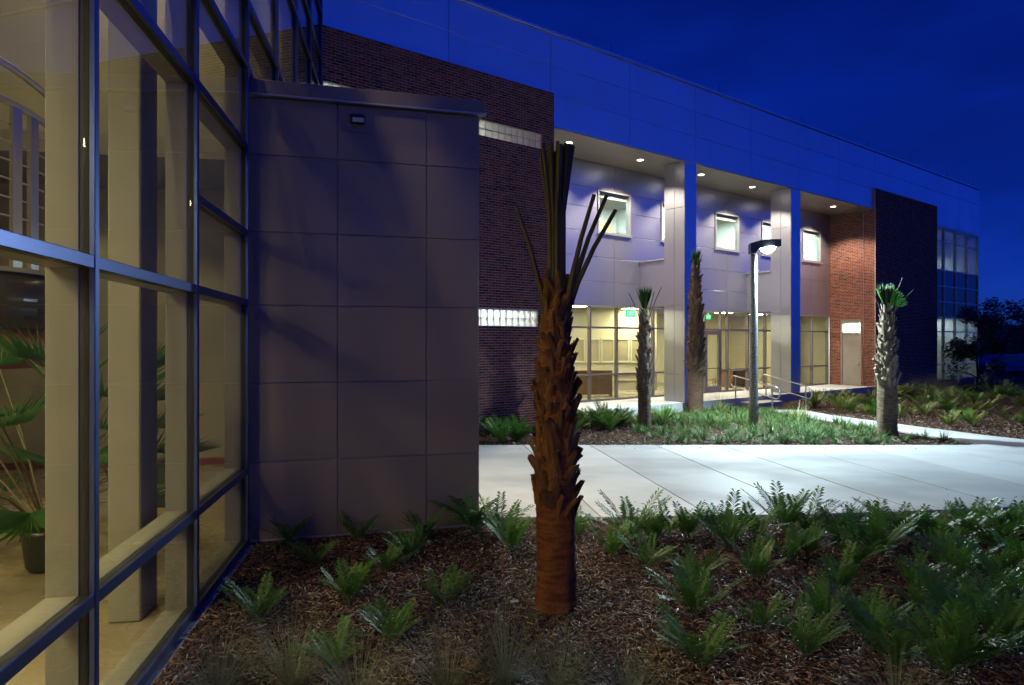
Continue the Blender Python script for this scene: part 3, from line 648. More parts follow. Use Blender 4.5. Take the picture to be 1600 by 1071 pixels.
# ------------------------------------------------------------------ metal annex
anx = thing('metal_annex', 'windowless box clad in dark metal panels standing against the glass wing', 'building', BX @ Vector((1.3, 0, 0)))
AW, AD = 2.62, 2.3
bxo('core', BX, (-.14, .022, -.05), (AW-.022, AD, 5.0), M_panelback, anx)
ac = [-.06, .94, 1.97, AW]; ar = [.03, .90, 1.79, 2.67, 3.50, 4.37, 5.02]
for a, c_ in zip(ac[:-1], ac[1:]):
    for z0, z1 in zip(ar[:-1], ar[1:]): bxo('metal_panel', BX, (a+.005, 0, z0+.005), (c_-.005, .02, z1-.005), M_taupe, anx, .003)
for a, c_ in ((.021, 1.15), (1.15, AD)):
    for z0, z1 in zip(ar[:-1], ar[1:]): bxo('metal_panel', BX, (AW-.02, a+.005, z0+.005), (AW, c_-.005, z1-.005), M_taupe, anx, .003)
bxo('coping', BX, (-.06, -.06, 5.04), (AW+.06, AD, 5.20), M_taupe, anx, .01)
bxo('drip_edge', BX, (.0, -.075, 5.022), (AW+.075, .0, 5.04), M_alumlight, anx)
bxo('access_plate', BX, (.985, -.012, 4.70), (1.34, -.001, 4.985), M_taupe, anx, .003)
wp = thing('wall_light', 'small unlit dark wall light on a square plate high on the metal annex', 'wall light', BX @ Vector((1.16, 0, 4.85)))
bxo('housing', BX, (1.075, -.085, 4.79), (1.245, -.012, 4.895), M_dark, wp, .012); bxo('lens', BX, (1.105, -.09, 4.80), (1.235, -.0855, 4.85), M_wallwhite, wp)
ws = thing('wall_light', 'lit wall light on the far side of the metal annex above the walk', 'wall light', BX @ Vector((AW+.05, 1.2, 3.3)))
bxo('housing', BX, (AW+.001, 1.08, 3.25), (AW+.10, 1.32, 3.40), M_dark, ws, .012)
bxo('lens', BX, (AW+.02, 1.10, 3.238), (AW+.09, 1.30, 3.249), M_lens_ext, ws)
lamp('wall_lamp', 'SPOT', BX @ Vector((AW+.10, 1.2, 3.22)), 560, (1, .86, .62), ws, Matrix.Rotation(R(15), 3, 'Z') @ Matrix.Rotation(R(-22), 3, 'Y'), .05, 128, .6)

# ------------------------------------------------------------------ lamp post
LP = Vector((6.39, 17.76, 0))
lpst = thing('lamp_post', 'speckled concrete lamp post with a dark shoebox head shining over the walk', 'lamp post', LP)
mb = MB(); mb.lathe([(.115, 0), (.112, .6), (.10, 2.6), (.085, 4.55), (.08, 4.58)], 20); mk('pole', mb.mesh('pole', True), M_pole, lpst, Matrix.Translation(LP))
hd = MB(); wd = .15
prof = [(-.11, 4.60), (-.11, 4.86), (.22, 4.95), (.66, 4.95), (.66, 4.77), (.10, 4.72), (.02, 4.60)]
n = len(prof); hd.add([(x, -wd, z) for x, z in prof] + [(x, wd, z) for x, z in prof], [tuple(range(n)), tuple(reversed(range(n, 2*n)))] + [(i, i+n, (i+1) % n+n, (i+1) % n) for i in range(n)])
HM = Matrix.Translation(LP) @ Matrix.Rotation(R(-8), 4, 'Z')
mk('head', hd.mesh('head'), M_lamphead, lpst, HM)
ls = MB(); ls.lathe([(.0, -.13), (.10, -.105), (.175, -.05), (.20, .02)], 16)
mk('lens', ls.mesh('lens', True), M_lens_pole, lpst, HM @ Matrix.Translation((.36, 0, 4.735)) @ Matrix.Rotation(R(-5), 4, 'Y'))
bxo('access_cover', Matrix.Translation(LP), (.02, -.118, .36), (.07, -.10, .46), M_steel, lpst)
lamp('street_lamp', 'SPOT', HM @ Vector((.36, 0, 4.56)), 4300, (.68, .92, 1), lpst, Matrix.Rotation(R(-22), 3, 'X'), .12, 150, .35)

# ------------------------------------------------------------------ stair handrails
def handrail(p0, p1, label):
    p0, p1 = Vector((*p0, .3)), Vector((*p1, 0)); d = (p1-p0); d.z = 0; L = d.length; d.normalize()
    t = thing('handrail', label, 'handrail', p0, 'stair handrails')
    def loop(h0, h1, k):
        a = p0 - d*.10; e = p1 + d*.16
        zt0, zt1 = .3+h0, h0+.02; zb0, zb1 = .3+h1, h1+.02; r0, r1 = (zt0-zb0)/2, (zt1-zb1)/2
        pts = []
        for i in range(9):
            an = math.pi/2+math.pi*i/8; pts.append(Vector((*(a.xy + d.xy*math.cos(an)*r0), (zt0+zb0)/2+r0*math.sin(an))))
        pts2 = [Vector((*(e.xy + d.xy*math.cos(an)*r1), (zt1+zb1)/2+r1*math.sin(an))) for an in (-math.pi/2+math.pi*i/8 for i in range(9))]
        return pts + pts2 + [pts[0]]
    mb = MB(); mb.tube(loop(.78, .40, 0), .021, 8, False); mk('rail_loop', mb.mesh('rail_loop', True), M_steel, t)
    for p, z, h in ((p0, .3, .78), (p1, .03, .80)):
        mb = MB(); mb.tube([(p.x, p.y, z-.02), (p.x, p.y, h+(z if z > .1 else 0))], .024, 8); mk('post', mb.mesh('post'), M_steel, t)
handrail((7.86, 23.62), (8.50, 21.95), 'steel looped handrail on the lamp post side of the entrance steps')
handrail((9.24, 24.45), (9.62, 22.0), 'steel looped handrail on the brick side of the entrance steps')

# ------------------------------------------------------------------ palms
def boot_mesh(name, mat, seed):
    """old leaf base: a broad clasping wedge, split into two unequal prongs with ragged cut ends"""
    r = random.Random(seed); b = MB()
    def strip(c0, c1, w0, w1, L, out, t=.026):
        n0 = len(b.v)
        for i in range(5):
            f = i/4; w = w0+(w1-w0)*f+r.uniform(-.005, .005); x = .015+out*f**1.5+r.uniform(-.003, .003); z = -.05+L*f; th = t*(1-.4*f); cy_ = c0+(c1-c0)*f
            jag = [r.uniform(-.02, .025) if i == 4 else 0 for _ in range(5)]
            curl = (cy_*cy_)*2.2
            b.v += [(x-th-curl, cy_-w, z+jag[0]), (x-curl, cy_-w*.7, z+jag[1]), (x+th*.7-curl, cy_, z+jag[2]), (x-curl, cy_+w*.7, z+jag[3]), (x-th-curl, cy_+w, z+jag[4])]
        for i in range(4):
            for k in range(4): a = n0+i*5+k; b.f.append((a, a+1, a+6, a+5))
            b.f.append((n0+i*5+4, n0+i*5, n0+i*5+5, n0+i*5+9))
        b.f.append(tuple(n0+20+k for k in range(5)))
    L = r.uniform(.18, .27)
    if seed % 5 in (0, 1, 3):
        q = r.uniform(.03, .055)
        strip(-.035, -.035-q, .055, .032, L*r.uniform(.75, 1.1), r.uniform(.03, .07)); strip(.035, .035+q, .055, .030, L*r.uniform(.75, 1.1), r.uniform(.03, .07))
    else: strip(0, r.uniform(-.04, .04), .095, .05, L, r.uniform(.04, .075), .03)
    m = b.mesh(name); m.materials.append(mat); return m
BOOT = [boot_mesh('boot', M_boot, i) for i in range(9)]; BOOTG = [boot_mesh('boot', M_bootgrey, 20+i) for i in range(9)]; BOOTB = [boot_mesh('boot', M_bootbrown, 40+i) for i in range(9)]
def fan_mesh(name, n=22, span=150, L=.55, fold=.35, mat=None, droop=.25, seed=0, sp_=.62):
    """pleated fan leaf: hub at origin, opens along +z, faces +x"""
    r = random.Random(seed); b = MB()
    for i in range(n):
        a0 = R(-span/2+span*i/n); a1 = R(-span/2+span*(i+1)/n); am = (a0+a1)/2; ll = L*(.78+.22*math.cos(am*.9))*r.uniform(.93, 1.05)
        def pt(a, d, x): return (x - droop*(d/L)**2*L*abs(math.sin(a))*fold*2 - droop*(d/L)**2*.25, d*math.sin(a), d*math.cos(a))
        k = .018
        v = [(0, 0, 0), pt(a0, ll*sp_, -k), pt(am, ll*sp_, k), pt(a1, ll*sp_, -k), pt(am+r.uniform(-.02, .02), ll, -.02-.10*droop*r.random())]
        b.add(v, [(0, 1, 2), (0, 2, 3), (1, 4, 2), (2, 4, 3)])
    m = b.mesh(name); m.materials.append(mat or M_palmfan); return m
FAN = [fan_mesh('fan', 22, 150, .55, seed=1), fan_mesh('fan', 14, 40, .62, seed=2, droop=.05), fan_mesh('fan', 18, 110, .5, seed=3), fan_mesh('fan', 26, 190, .55, seed=4, sp_=.42, droop=.4), fan_mesh('fan', 24, 160, .5, seed=5, sp_=.45, droop=.5), fan_mesh('fan', 16, 92, .6, seed=6, sp_=.8, droop=.08)]
def palm(loc, label, h, r0, r1, z_boot, grey, tops, fans, nb, stalks, seed, bs=1.0):
    r = random.Random(seed); loc = Vector(loc); T = Matrix.Translation(loc)
    t = thing('palm_tree', label, 'palm tree', loc, 'young palms in the planting beds')
    b = MB(); N = 26; K = 60
    def rad(z): 
        f = z/h; base = r0*(1.0+.10*math.exp(-z*6)) if z < z_boot else r0+(r1-r0)*max(0, (z-z_boot)/(h-z_boot))**2.2
        return base
    ph = [r.uniform(0, 6.28) for _ in range(4)]
    for i in range(K+1):
        z = h*i/K
        for k in range(N):
            a = 2*math.pi*k/N; rr = rad(z)*(1+.025*math.sin(3*a+ph[0]+z*2)+.02*math.sin(7*a+ph[1]-z*5)) + (.006*math.sin(z*75+math.sin(a*2+ph[2])*1.3) + r.uniform(-.004, .004))
            if z > h*.93: rr *= max(.35, 1-(z-h*.93)/(h*.07)*.6)
            b.v.append((rr*math.cos(a), rr*math.sin(a), z - (.05 if i == 0 else 0)))
    for i in range(K):
        for k in range(N): a = i*N+k; c = i*N+(k+1) % N; b.f.append((a, c, c+N, a+N))
    b.f.append(tuple(K*N+k for k in range(N)))
    mk('trunk', b.mesh('trunk', True), (M_trunk, M_trunkgrey, M_trunkbrown)[grey], t, T)
    for i in range(nb):
        f = i/nb; z = z_boot + (h-z_boot-.04)*f + r.uniform(-.035, .035); an = i*R(137.5)+r.uniform(-.3, .3)
        s = bs*(1.08-.35*f)*r.uniform(.72, 1.22); lean = R(r.choice((r.uniform(-4, 6), r.uniform(-4, 6), r.uniform(4, 13))))*(1-.3*f)
        M = T @ Matrix.Translation((0, 0, z)) @ Matrix.Rotation(an, 4, 'Z') @ Matrix.Translation((rad(z)*.93-.01, 0, 0)) @ Matrix.Rotation(lean, 4, 'Y') @ Matrix.Rotation(R(r.choice((-1, 1))*r.uniform(2, 26)), 4, 'X') @ Matrix.Scale(s, 4)
        mk('boot', r.choice((BOOT, BOOTG, BOOTB)[grey]), None, t, M)
    for i in range(tops[0]):           # bundled petioles, cut off level
        an = r.uniform(0, 6.28); q = math.sqrt(r.random()); sp = tops[2]*q; L = tops[1]*r.uniform(.93, 1.0); b = MB(); w = r.uniform(.013, .026)
        p0 = Vector((math.cos(an)*.06*q, math.sin(an)*.06*q, h-.3)); p1 = Vector((math.cos(an)*sp*.45, math.sin(an)*sp*.45, h+L*.5)); p2 = Vector((math.cos(an)*sp, math.sin(an)*sp, h+L))
        b.tube([p0, (p0+p1)/2, p1, p2], [w*1.5, w*1.3, w*1.1, w*.9], 5); mk('petiole', b.mesh('petiole'), M_petiole if not fans else M_rachis, t, T)
    for (an, L, lean) in stalks:
        b = MB(); pts = [Vector((math.cos(R(an))*math.sin(R(lean)*(.6+.4*f))*L*f + math.cos(R(an))*.08, math.sin(R(an))*math.sin(R(lean))*L*f+math.sin(R(an))*.08, h-.35+L*f*math.cos(R(lean)))) for f in (0, .33, .66, 1)]
        tk = 1 if L < 1.2 and not grey else .55; b.tube(pts, [.03*tk, .024*tk, .02*tk, .017*tk], 6); mk('petiole', b.mesh('petiole'), M_petiole, t, T)
    for (k, an, lean, z, s, *roll) in fans:
        M = T @ Matrix.Translation((0, 0, h+z)) @ Matrix.Rotation(R(an), 4, 'Z') @ Matrix.Rotation(R(lean), 4, 'Y') @ Matrix.Rotation(R(roll[0] if roll else 0), 4, 'X') @ Matrix.Scale(s, 4)
        mk('fan_leaf', FAN[k], None, t, M)
    return t
palm((.37, 5.69, 0), 'large orange-brown palm trunk with cut fronds standing in the foreground mulch bed', 2.80, .165, .075, .84, 0, (40, 1.12, .155), [], 130,
     [(180, .98, 15), (8, 1.12, 19), (-10, 1.0, 25), (-30, 1.05, 15)], 3, .86)
palm((3.45, 17.5, 0), 'slim palm in front of the lobby glass, lit white on its right side', 3.05, .165, .07,   .95, 1, (7, .45, .06),
     [(1, 80, 4, -.05, 1.15), (1, -60, 6, -.05, 1.2), (1, 200, 5, -.08, 1.1)], 85, [(0, 1.05, 20), (185, .9, 22), (15, .9, 13)], 5, .95)
palm((5.86, 21.45, 0), 'tallest palm, standing before the first column of the entrance', 4.75, .235, .09, 1.15, 2, (6, .3, .07),
     [(0, 180, 12, -.05, .62), (1, 30, 10, -.1, .95), (1, -90, 8, -.1, 1.0), (2, 100, 14, -.05, .7)], 120, [(10, .7, 12)], 8, 1.25)
palm((8.97, 16.07, 0), 'stout grey palm with one green fan leaf beside the side path', 3.12, .215, .10, 1.2, 1, (6, .4, .06),
     [(5, -88, -4, -.08, 1.02, -32), (1, -100, -3, -.12, 1.12, 4)], 80, [(175, .75, 20), (10, 1.1, 18), (5, .95, 38)], 11, 1.0)

# ------------------------------------------------------------------ planting
def frond_mesh(name, seed, L=.62, n=21, ll=.115, arch=.5, mat=M_leaf):
    r = random.Random(seed); b = MB(); pts = []
    for i in range(9):
        f = i/8; an = R(88) - arch*f*1.1; 
        p = Vector((0, 0, 0)) if i == 0 else pts[-1] + Vector((math.cos(an), 0, math.sin(an)))*L/8
        pts.append(p)
    b.tube(pts, [.006*(1-.75*i/8) for i in range(9)], 4, False)
    def at(f):
        x = f*8; i = min(7, int(x)); return pts[i].lerp(pts[i+1], x-i), (pts[i+1]-pts[i]).normalized()
    for i in range(n):
        f = .22 + .78*(i+.5)/n; p, t = at(f); size = ll*(.55+.6*math.sin(math.pi*(.12+.80*(f-.22)/.78)))*r.uniform(.85, 1.1)
        for sgn in (-1, 1):
            side = Vector((0, sgn, 0)); d = (side*.86 + t*r.uniform(.45, .75) + Vector((0, 0, r.uniform(-.05, .30)))).normalized()
            w = t*.013*r.uniform(.8, 1.2); nn = d.cross(t).normalized(); mid = p + d*size*.5 + Vector((0, 0, .012)); tip = p + d*size - Vector((0, 0, .012*r.random()))
            b.add([p, mid-w, tip, mid+w], [(0, 1, 2, 3)])
    m = b.mesh(name); m.materials.append(mat); return m
FR_ = [frond_mesh('frond', i, L=random.uniform(.52, .72), arch=random.uniform(.25, .75)) for i in range(6)]
def plant_rig(r, n):
    out = []
    for i in range(n):
        f = i/n; out.append((r.uniform(0, 360), 3+34*math.sqrt(r.random()), r.uniform(.72, 1.1), r.randrange(6)))
    return out
def cycad(x, y, s, label, group, n=14, seed=0):
    r = random.Random(seed); t = thing('coontie_plant', label, 'plant', (x, y, 0), group)
    for an, lean, sz, k in plant_rig(r, n):
        M = Matrix.Translation((x+r.uniform(-.03, .03), y+r.uniform(-.03, .03), -.01)) @ Matrix.Rotation(R(an), 4, 'Z') @ Matrix.Rotation(R(lean), 4, 'Y') @ Matrix.Scale(s*sz, 4)
        mk('frond', FR_[k], None, t, M)
GP = lambda x, y: ((x-800)/1050*(H*1050/(y-535)), H*1050/(y-535))
near = [(450, 850, .8), (560, 845, .75), (490, 885, .85), (600, 893, .8), (665, 845, .9), (742, 832, 1.15), (800, 862, 1.0), (985, 848, 1.1), (955, 868, .7), (1075, 842, .9), (1140, 855, 1.1),
        (1228, 832, 1.15), (1185, 905, 1.0), (1095, 905, .85), (1085, 962, 1.05), (1095, 1042, 1.1), (1305, 845, 1.05), (1375, 868, 1.1), (1315, 925, .95), (1425, 918, .8), (1362, 1000, 1.0),
        (1258, 1025, .9), (1455, 848, 1.0), (1500, 850, .95), (1555, 858, 1.05), (1595, 850, 1.0), (1520, 895, .95), (1575, 935, 1.1), (1500, 985, 1.15), (1570, 1015, 1.2), (545, 940, .9), (690, 945, .95),
        (610, 1005, .85), (405, 968, .9), (1480, 1055, 1.2), (905, 838, .7), (520, 1050, .8), (1420, 845, .8), (1490, 905, 1.0), (1545, 960, 1.1), (1590, 985, 1.1), (1530, 1040, 1.15), (1340, 850, .8), (1265, 870, .8), (1440, 960, .85), (1180, 840, .9), (1020, 850, .75), (1595, 900, 1.0), (1045, 838, .85), (1110, 835, .9), (1260, 838, .95), (1400, 838, 1.0), (1525, 842, 1.05), (1575, 838, 1.0), (1475, 880, .9), (1340, 885, .9), (1230, 875, .85), (1555, 905, 1.0), (1460, 930, .9), (1290, 975, .9), (1400, 1040, 1.0), (1190, 985, .8), (1010, 885, .7), (640, 870, .8), (780, 840, .9)]
for i, (px, py, s) in enumerate(near):
    x, y = GP(px, py)
    if px < 700 and py < 860: zone, grp = 'dark coontie plant close to the foot of the metal annex wall', 'coontie plants at the annex wall'
    elif px < 720: zone, grp = 'green coontie plant in the mulch between glass wing and large palm', 'coontie plants between glass wing and large palm'
    elif px < 910: zone, grp = 'coontie plant near the annex corner just behind the large palm', 'coontie plants behind the large palm'
    elif py < 862: zone, grp = 'upright coontie plant standing out against the pale edge of the walk', 'coontie plants along the near edge of the walk'
    elif py < 950: zone, grp = 'glossy green coontie plant in the middle of the mulch bed right of the large palm', 'coontie plants in the middle of the bed'
    else: zone, grp = 'broad green coontie plant toward the front of the mulch bed right of the large palm', 'coontie plants at the front of the bed'
    cycad(x, y, s*(.80 if py < 890 else .66), zone, grp, 13 if s < 1 else 16, 100+i)
def joined_plant(seed, n, mat):
    r = random.Random(seed); b = MB()
    for an, lean, sz, k in plant_rig(r, n):
        M = Matrix.Rotation(R(an), 4, 'Z') @ Matrix.Rotation(R(lean), 4, 'Y') @ Matrix.Scale(sz, 4)
        me = FR_[k]; b.add([M @ v.co for v in me.vertices], [tuple(p.vertices) for p in me.polygons])
    m = b.mesh('coontie_plant'); m.materials.append(mat); return m
JP = [joined_plant(300+i, 17, M_leaf) for i in range(4)]; JY = [joined_plant(320+i, 17, M_leafy) for i in range(4)]
def tuft_mesh(seed, n, L, spread, w, mat, name):
    r = random.Random(seed); b = MB()
    for i in range(n):
        an = r.uniform(0, 6.28); lean = spread*math.sqrt(r.random()); l = L*r.uniform(.6, 1.05); d = Vector((math.cos(an), math.sin(an), 0)); sd = Vector((-d.y, d.x, 0))*w
        p = d*r.uniform(0, .05); vs = []
        for j in range(4):
            f = j/3; th = lean*(.45+.75*f); p2 = p + (d*math.sin(th)+Vector((0, 0, 1))*math.cos(th))*l/3*(1 if j else 0); p = p2; ww = sd*(1-f*.92); vs += [p-ww, p+ww]
        b.add(vs, [(0, 1, 3, 2), (2, 3, 5, 4), (4, 5, 7, 6)])
    m = b.mesh(name); m.materials.append(mat); return m
LIR = [tuft_mesh(400+i, 44, .30, 1.5, .0095, M_lir, 'liriope_clump') for i in range(5)]
GRS = [tuft_mesh(420+i, 300, .85, 1.35, .0017, M_grass, 'grass_clump') for i in range(3)]
PAL = [tuft_mesh(440+i, 60, .55, 1.15, .012, M_leafy, 'saw_palmetto') for i in range(2)]
def put(name, mesh, x, y, s, label, cat, group=None, z=0):
    o = mk(name, mesh, None, None, Matrix.Translation((x, y, z-.01)) @ Matrix.Rotation(random.uniform(0, 6.28), 4, 'Z') @ Matrix.Scale(s, 4))
    return tag(o, label, cat, group)
for px, py, s in ((790, 1068, .95), (700, 1085, .8), (455, 1075, .85), (340, 1095, .8), (870, 1095, .8), (985, 1110, .7), (1400, 1120, .7), (560, 1110, .8)):
    x, y = GP(px, py); put('grass_clump', random.choice(GRS), x, y, s, 'wispy grey-green muhly grass clump at the front of the mulch bed', 'grass clump', 'muhly grass clumps at the front of the bed')
fr_ = FA.inverted()
def infac(x, y): v = fr_ @ Vector((x, y, 0)); return v.x, v.y
# bed along the near brick wall and platform
for i in range(22):
    s = random.uniform(-2.3, 4.6); w = random.uniform(-2.1, -.45); p = FA @ Vector((s, w, 0))
    if p.y < 14.9: continue
    put('coontie_plant', random.choice(JP), p.x, p.y, random.uniform(.75, 1.1), 'leafy green coontie plant in the bed at the foot of the near brick wall', 'plant', 'coontie plants below the near brick wall')
# far right bed
for i in range(190):
    x, y = random.uniform(10.2, 24), random.uniform(14.6, 31); s, w = infac(x, y)
    if w > -.5: continue
    t = (y-14.5)/7.6; ux = np.interp(y, [p[1] for p in reversed(up)], [p[0] for p in reversed(up)])
    if x < ux + .45: continue
    yel = random.random() < .6
    put('coontie_plant', random.choice(JY if yel else JP), x, y, random.uniform(.55, 1.0), ('yellow-green' if yel else 'dark green')+' bushy plant in the bed between side path and far brick block', 'plant', ('yellow-green' if yel else 'dark green')+' plants in the far bed')
for i in range(16):
    x, y = random.uniform(14, 26), random.uniform(20, 30); s, w = infac(x, y)
    if w > -.6: continue
    put('grass_clump', random.choice(GRS), x, y, random.uniform(1.2, 1.6), 'tall misty grass clump in the bed before the corner windows', 'grass clump', 'tall grass clumps before the corner windows')
# liriope island between walk, path and platform
def inisland(x, y):
    if y < 14.75: return False
    s, w = infac(x, y)
    if w > -.35: return False
    lx = np.interp(y, [p[1] for p in reversed(lo)], [p[0] for p in reversed(lo)]) if y < 22.1 else 7.6
    lim = 2.2 + (16.2-y)*.0
    return x < lx-.12 and x > (2.9 if y > 16.6 else 3.2)
lm = []; cnt = 0; tries = 0
while len(lm) < 430 and tries < 9000:
    tries += 1; x, y = random.uniform(2.4, 10.2), random.uniform(14.7, 22.3)
    if inisland(x, y) and (y > 15.15 or random.random() < .55): lm.append((x, y))
lm.sort(key=lambda p: p[1])
rest = MB()
for i, (x, y) in enumerate(lm):
    if i < 200: put('liriope_clump', random.choice(LIR), x, y, random.uniform(.6, 1.3), 'small clump of strappy green liriope beside the walk', 'ground plant', 'liriope clumps along the walk')
    else:
        me = random.choice(LIR); M = Matrix.Translation((x, y, -.01)) @ Matrix.Rotation(random.uniform(0, 6.28), 4, 'Z') @ Matrix.Scale(random.uniform(.8, 1.25), 4)
        rest.add([M @ v.co for v in me.vertices], [tuple(p.vertices) for p in me.polygons])
tag(mk('liriope_ground_cover', rest.mesh('liriope_ground_cover'), M_lir), 'green liriope ground cover filling the island bed', 'ground cover', kind='stuff')
for (x, y, s, l) in ((8.05, 18.9, 1.25, 'spiky green palmetto right of the lamp post base'), (6.6, 21.4, 1.2, 'spiky palmetto behind the lamp post by the steps'), (4.35, 19.6, 1.2, 'spiky palmetto between the slim palm and the first column')):
    put('palmetto_plant', random.choice(PAL), x, y, s, l, 'plant')

# ------------------------------------------------------------------ mulch chips
def chips(name, pts, size, seed, z0=0.):
    g = np.random.default_rng(seed); n = len(pts)
    L = size*g.uniform(.45, 1.25, n); Wd = L*g.uniform(.14, .38, n); T = size*g.uniform(.06, .13, n)
    base = np.array([(-1,-.6,-1),(1,-.35,-1),(1,.35,-1),(-1,.6,-1),(-.9,-.45,1),(.85,-.2,1),(.85,.3,1),(-.9,.45,1)], float)*.5
    v = np.repeat(base[None], n, 0); v += g.uniform(-.07, .07, v.shape); v[:, :, 0] *= L[:, None]; v[:, :, 1] *= Wd[:, None]; v[:, :, 2] *= T[:, None]
    ya = g.uniform(0, 6.283, n); ti = g.normal(0, .33, n); ro = g.normal(0, .4, n)
    cr_, sr = np.cos(ro), np.sin(ro); ct, st_ = np.cos(ti), np.sin(ti); cy_, sy = np.cos(ya), np.sin(ya)
    x, y, z = v[:, :, 0], v[:, :, 1], v[:, :, 2]
    y, z = y*cr_[:, None]-z*sr[:, None], y*sr[:, None]+z*cr_[:, None]
    x, z = x*ct[:, None]+z*st_[:, None], -x*st_[:, None]+z*ct[:, None]
    x, y = x*cy_[:, None]-y*sy[:, None], x*sy[:, None]+y*cy_[:, None]
    V = np.stack([x+pts[:, 0:1], y+pts[:, 1:2], z+z0+(g.uniform(.004, .028, n)[:, None]*(size/.06) if not z0 else .006)], 2).reshape(-1, 3)
    fq = np.array([(0,3,2,1),(4,5,6,7),(0,1,5,4),(1,2,6,5),(2,3,7,6),(3,0,4,7)])
    Fq = (fq[None]+np.arange(n)[:, None, None]*8).reshape(-1)
    me = bpy.data.meshes.new(name); me.vertices.add(n*8); me.vertices.foreach_set('co', V.ravel().astype(np.float32))
    me.loops.add(len(Fq)); me.loops.foreach_set('vertex_index', Fq.astype(np.int32)); k = len(Fq)//4
    me.polygons.add(k); me.polygons.foreach_set('loop_start', np.arange(0, k*4, 4, dtype=np.int32)); me.polygons.foreach_set('loop_total', np.full(k, 4, dtype=np.int32))
    me.update(calc_edges=True); me.validate()
    return tag(mk(name, me, M_chip), kind='stuff')
g = np.random.default_rng(5)
# near bed: within the view only
n = 60000; y = 3.9 + (8.75-3.9)*g.random(n)**1.15; x = g.uniform(-1, 1, n)*(.78*y+.3)
gx = -.1667*y-1.698
ok = (x > gx+.09) & (y < np.array([nearY(a) for a in x]) - .02)
bx_ = (np.stack([x, y], 1) - np.array([-2.93, 7.55])) @ np.array([-math.sin(R(15)), math.cos(R(15))]); sx = (np.stack([x, y], 1) - np.array([-2.93, 7.55])) @ np.array([math.cos(R(15)), math.sin(R(15))])
ok &= ~((bx_ > -.03) & (sx < AW+.1) & (sx > -.5))
tag(chips('bark_mulch', np.stack([x, y], 1)[ok], .062, 1), 'shredded red-brown bark mulch covering the foreground bed', 'mulch')
n = 26000; y = g.uniform(14.55, 26, n); x = g.uniform(-2, 16, n); iv = np.array(FA.inverted())
sl = iv[0, 0]*x+iv[0, 1]*y+iv[0, 3]; wl_ = iv[1, 0]*x+iv[1, 1]*y+iv[1, 3]
lx = np.interp(y, [p[1] for p in reversed(lo)], [p[0] for p in reversed(lo)]); ux = np.interp(y, [p[1] for p in reversed(up)], [p[0] for p in reversed(up)])
ok = (wl_ < -.15) & ~((x > lx-.03) & (x < ux+.03) & (y < 22.3)) & ~((y > 22) & (x > 7.6) & (x < 10.2))
tag(chips('bark_mulch', np.stack([x, y], 1)[ok], .10, 2), 'bark mulch of the beds beyond the concrete walk', 'mulch')
gx_ = g.uniform(-.4, 9, 260); gy_ = np.where(g.random(260) < .6, np.array([nearY(a) for a in gx_]) + .02 + g.exponential(.18, 260), 14.48 - g.exponential(.2, 260))
tag(chips('fallen_chips', np.stack([gx_, gy_], 1), .05, 3, .04), 'stray bark chips scattered along the edges of the walk', 'mulch')
# strap holding the palm, small things in the bed
d = tag(mk('paper_scrap', boxmesh(.07, .04, .006, M_concdark), None, None, Matrix.Translation((.02, 5.75, .035)) @ Matrix.Rotation(.3, 4, 'Z') @ Matrix.Rotation(.12, 4, 'X')), 'small pale scrap lying on the mulch left of the large palm', 'scrap')

# ------------------------------------------------------------------ potted plant inside the glass wing
pp = Vector((-4.52, 6.55, .05)); T = Matrix.Translation(pp)
t = thing('potted_palm', 'potted fan palm in a black pot behind the glass of the wing', 'potted plant', pp)
mb = MB(); mb.lathe([(.16, 0), (.19, .05), (.22, .34), (.235, .36), (.235, .40), (.20, .40), (.19, .35)], 24); mk('pot', mb.mesh('pot', True), M_pot, t, T)
r = random.Random(4)
for i in range(24):
    an = i*137.5+20; f = i/24; L = .75+.95*f; lean = 78-60*f
    b = MB(); tip = Vector((math.cos(R(an))*math.sin(R(lean))*L, math.sin(R(an))*math.sin(R(lean))*L, .36+math.cos(R(lean))*L+.12))
    mid = tip*.5 + Vector((0, 0, .28)); b.tube([(0, 0, .34), mid, tip], [.013, .010, .007], 5); mk('stem', b.mesh('stem'), M_rachis, t, T)
    M = T @ Matrix.Translation(tip) @ Matrix.Rotation(R(an), 4, 'Z') @ Matrix.Rotation(R(72+lean*.6), 4, 'Y') @ Matrix.Scale(r.uniform(1.0, 1.3), 4)
    mk('fan_leaf', FAN[3+i % 2], None, t, M)

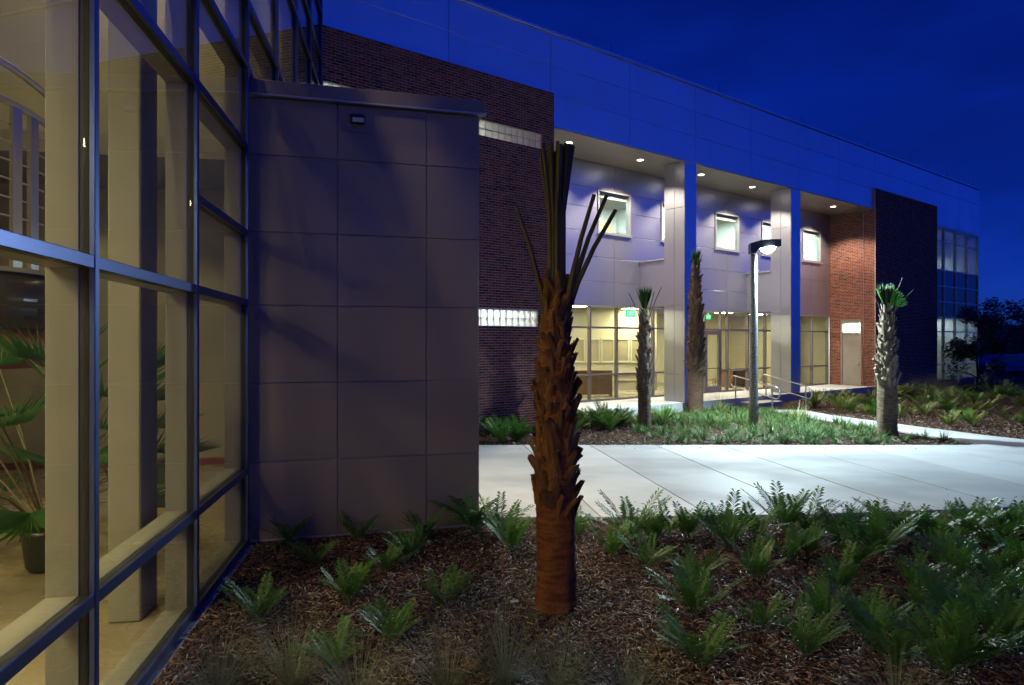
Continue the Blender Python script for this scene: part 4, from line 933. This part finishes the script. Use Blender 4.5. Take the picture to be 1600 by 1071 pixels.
# ------------------------------------------------------------------ trees and cars beyond
def tree(loc, h, rx, label, seed, nl, leaf, trunk_h, lo_z=.15):
    r = random.Random(seed); g = np.random.default_rng(seed); loc = Vector(loc); T = Matrix.Translation(loc)
    t = thing('evergreen_tree', label, 'tree', loc)
    b = MB(); b.tube([(0, 0, -.05), (.03, 0, trunk_h*.5), (0, .03, trunk_h), (.04, 0, h*.85)], [.02*h, .016*h, .012*h, .004*h], 8)
    cl = []
    for i in range(26):
        an = r.uniform(0, 6.28); z = h*(lo_z+(.98-lo_z)*r.random()); f = (z/h-lo_z)/(1-lo_z); q = rx*math.sqrt(max(.04, math.sin(math.pi*min(.97, .18+.78*f))))*r.uniform(.35, .95)
        c = Vector((math.cos(an)*q, math.sin(an)*q, z)); cl.append((c, r.uniform(.22, .42)*rx))
        b.tube([(0, 0, max(.3*h*lo_z, z-.35*q)), c*.55+Vector((0, 0, z*.4)), c], [.007*h, .005*h, .002*h], 5)
    mk('trunk', b.mesh('trunk', True), M_bark, t, T)
    lb = MB()
    for i in range(nl):
        c, rad = r.choice(cl); d = Vector(g.normal(0, 1, 3)).normalized()*rad*r.random()**.4; p = c+d
        u = Vector(g.normal(0, 1, 3)).normalized(); v = u.orthogonal().normalized(); s = leaf*r.uniform(.6, 1.2)
        lb.add([p-u*s, p-v*s*.42, p+u*s, p+v*s*.42], [(0, 1, 2, 3)])
    mk('crown', lb.mesh('crown'), M_treeleaf, t, T)
tree((23.2, 33.5, 0), 3.9, 1.5, 'dark evergreen tree standing before the corner windows', 1, 7000, .10, 1.2, .05)
tree((48, 66, 0), 6.2, 3.0, 'dark tree against the sky beyond the car park', 2, 2600, .22, 2.2, .1)
tree((55, 70, 0), 6.8, 3.2, 'broad dark tree at the edge of the view beyond the parked cars', 3, 2600, .22, 2.2, .1)
tree((41.5, 62, 0), 4.8, 2.3, 'lower dark tree behind the corner of the building', 6, 2000, .2, 1.6, .1)
def car(x, y, rz, mat, label):
    M0 = Matrix.Translation((x, y, .012)) @ Matrix.Rotation(rz, 4, 'Z'); d = mk('parked_car', None, None, None, M0); tag(d, label, 'car', None)
    prof = [(-2.2, .35), (-2.25, .75), (-2.05, .95), (-1.45, 1.0), (-.85, 1.42), (.55, 1.45), (1.2, 1.02), (2.0, .88), (2.25, .65), (2.2, .35)]
    b = MB(); n = len(prof); W2 = .88
    def wd(z): return W2 if z < 1.0 else W2-.16*(z-1.0)/.45
    b.add([(px, -wd(pz), pz) for px, pz in prof]+[(px, wd(pz), pz) for px, pz in prof], [tuple(range(n)), tuple(reversed(range(n, 2*n)))]+[(i, i+n, (i+1) % n+n, (i+1) % n) for i in range(n)])
    mk('body', b.mesh('car_body'), mat, d, M0)
    for sg in (-1, 1):
        g_ = MB(); g_.add([(-1.25, sg*.895, 1.02), (-.8, sg*.83, 1.36), (.5, sg*.83, 1.38), (1.0, sg*.895, 1.04)], [(0, 1, 2, 3) if sg < 0 else (3, 2, 1, 0)])
        mk('side_window', g_.mesh('side_window'), M_carglass, d, M0)
    for px in (-1.4, 1.4):
        for sg in (-1, 1):
            wh = MB(); wh.tube([(px, sg*.72, .33), (px, sg*.92, .33)], .33, 18); mk('wheel', wh.mesh('wheel'), M_tyre, d, M0)
    for sg in (-1, 1): bxo('headlight', M0, (2.15, sg*.62-.15, .62), (2.27, sg*.62+.15, .74), M_white, d, .02)
car(33.5, 45.5, R(10), M_carblue, 'dark blue car parked beyond the evergreen tree')
car(39.5, 50.5, R(8), M_carsilver, 'pale car parked behind the blue one at the edge of the view')
bw_ = thing('distant_building', 'low brick-coloured building far beyond the car park', 'building', (75, 92, 0))
DF = frame((58, 90), (1, .1)); bxo('wall', DF, (0, 0, 0), (45, 12, 4.2), M_brick, bw_); bxo('roof', DF, (-.5, -.5, 4.2), (45.5, 12.5, 4.6), M_concdark, bw_)
for k in range(9): bxo('window', DF, (2+k*4.6, -.05, 1.1), (4.4+k*4.6, .02, 2.7), M_carglass, bw_)
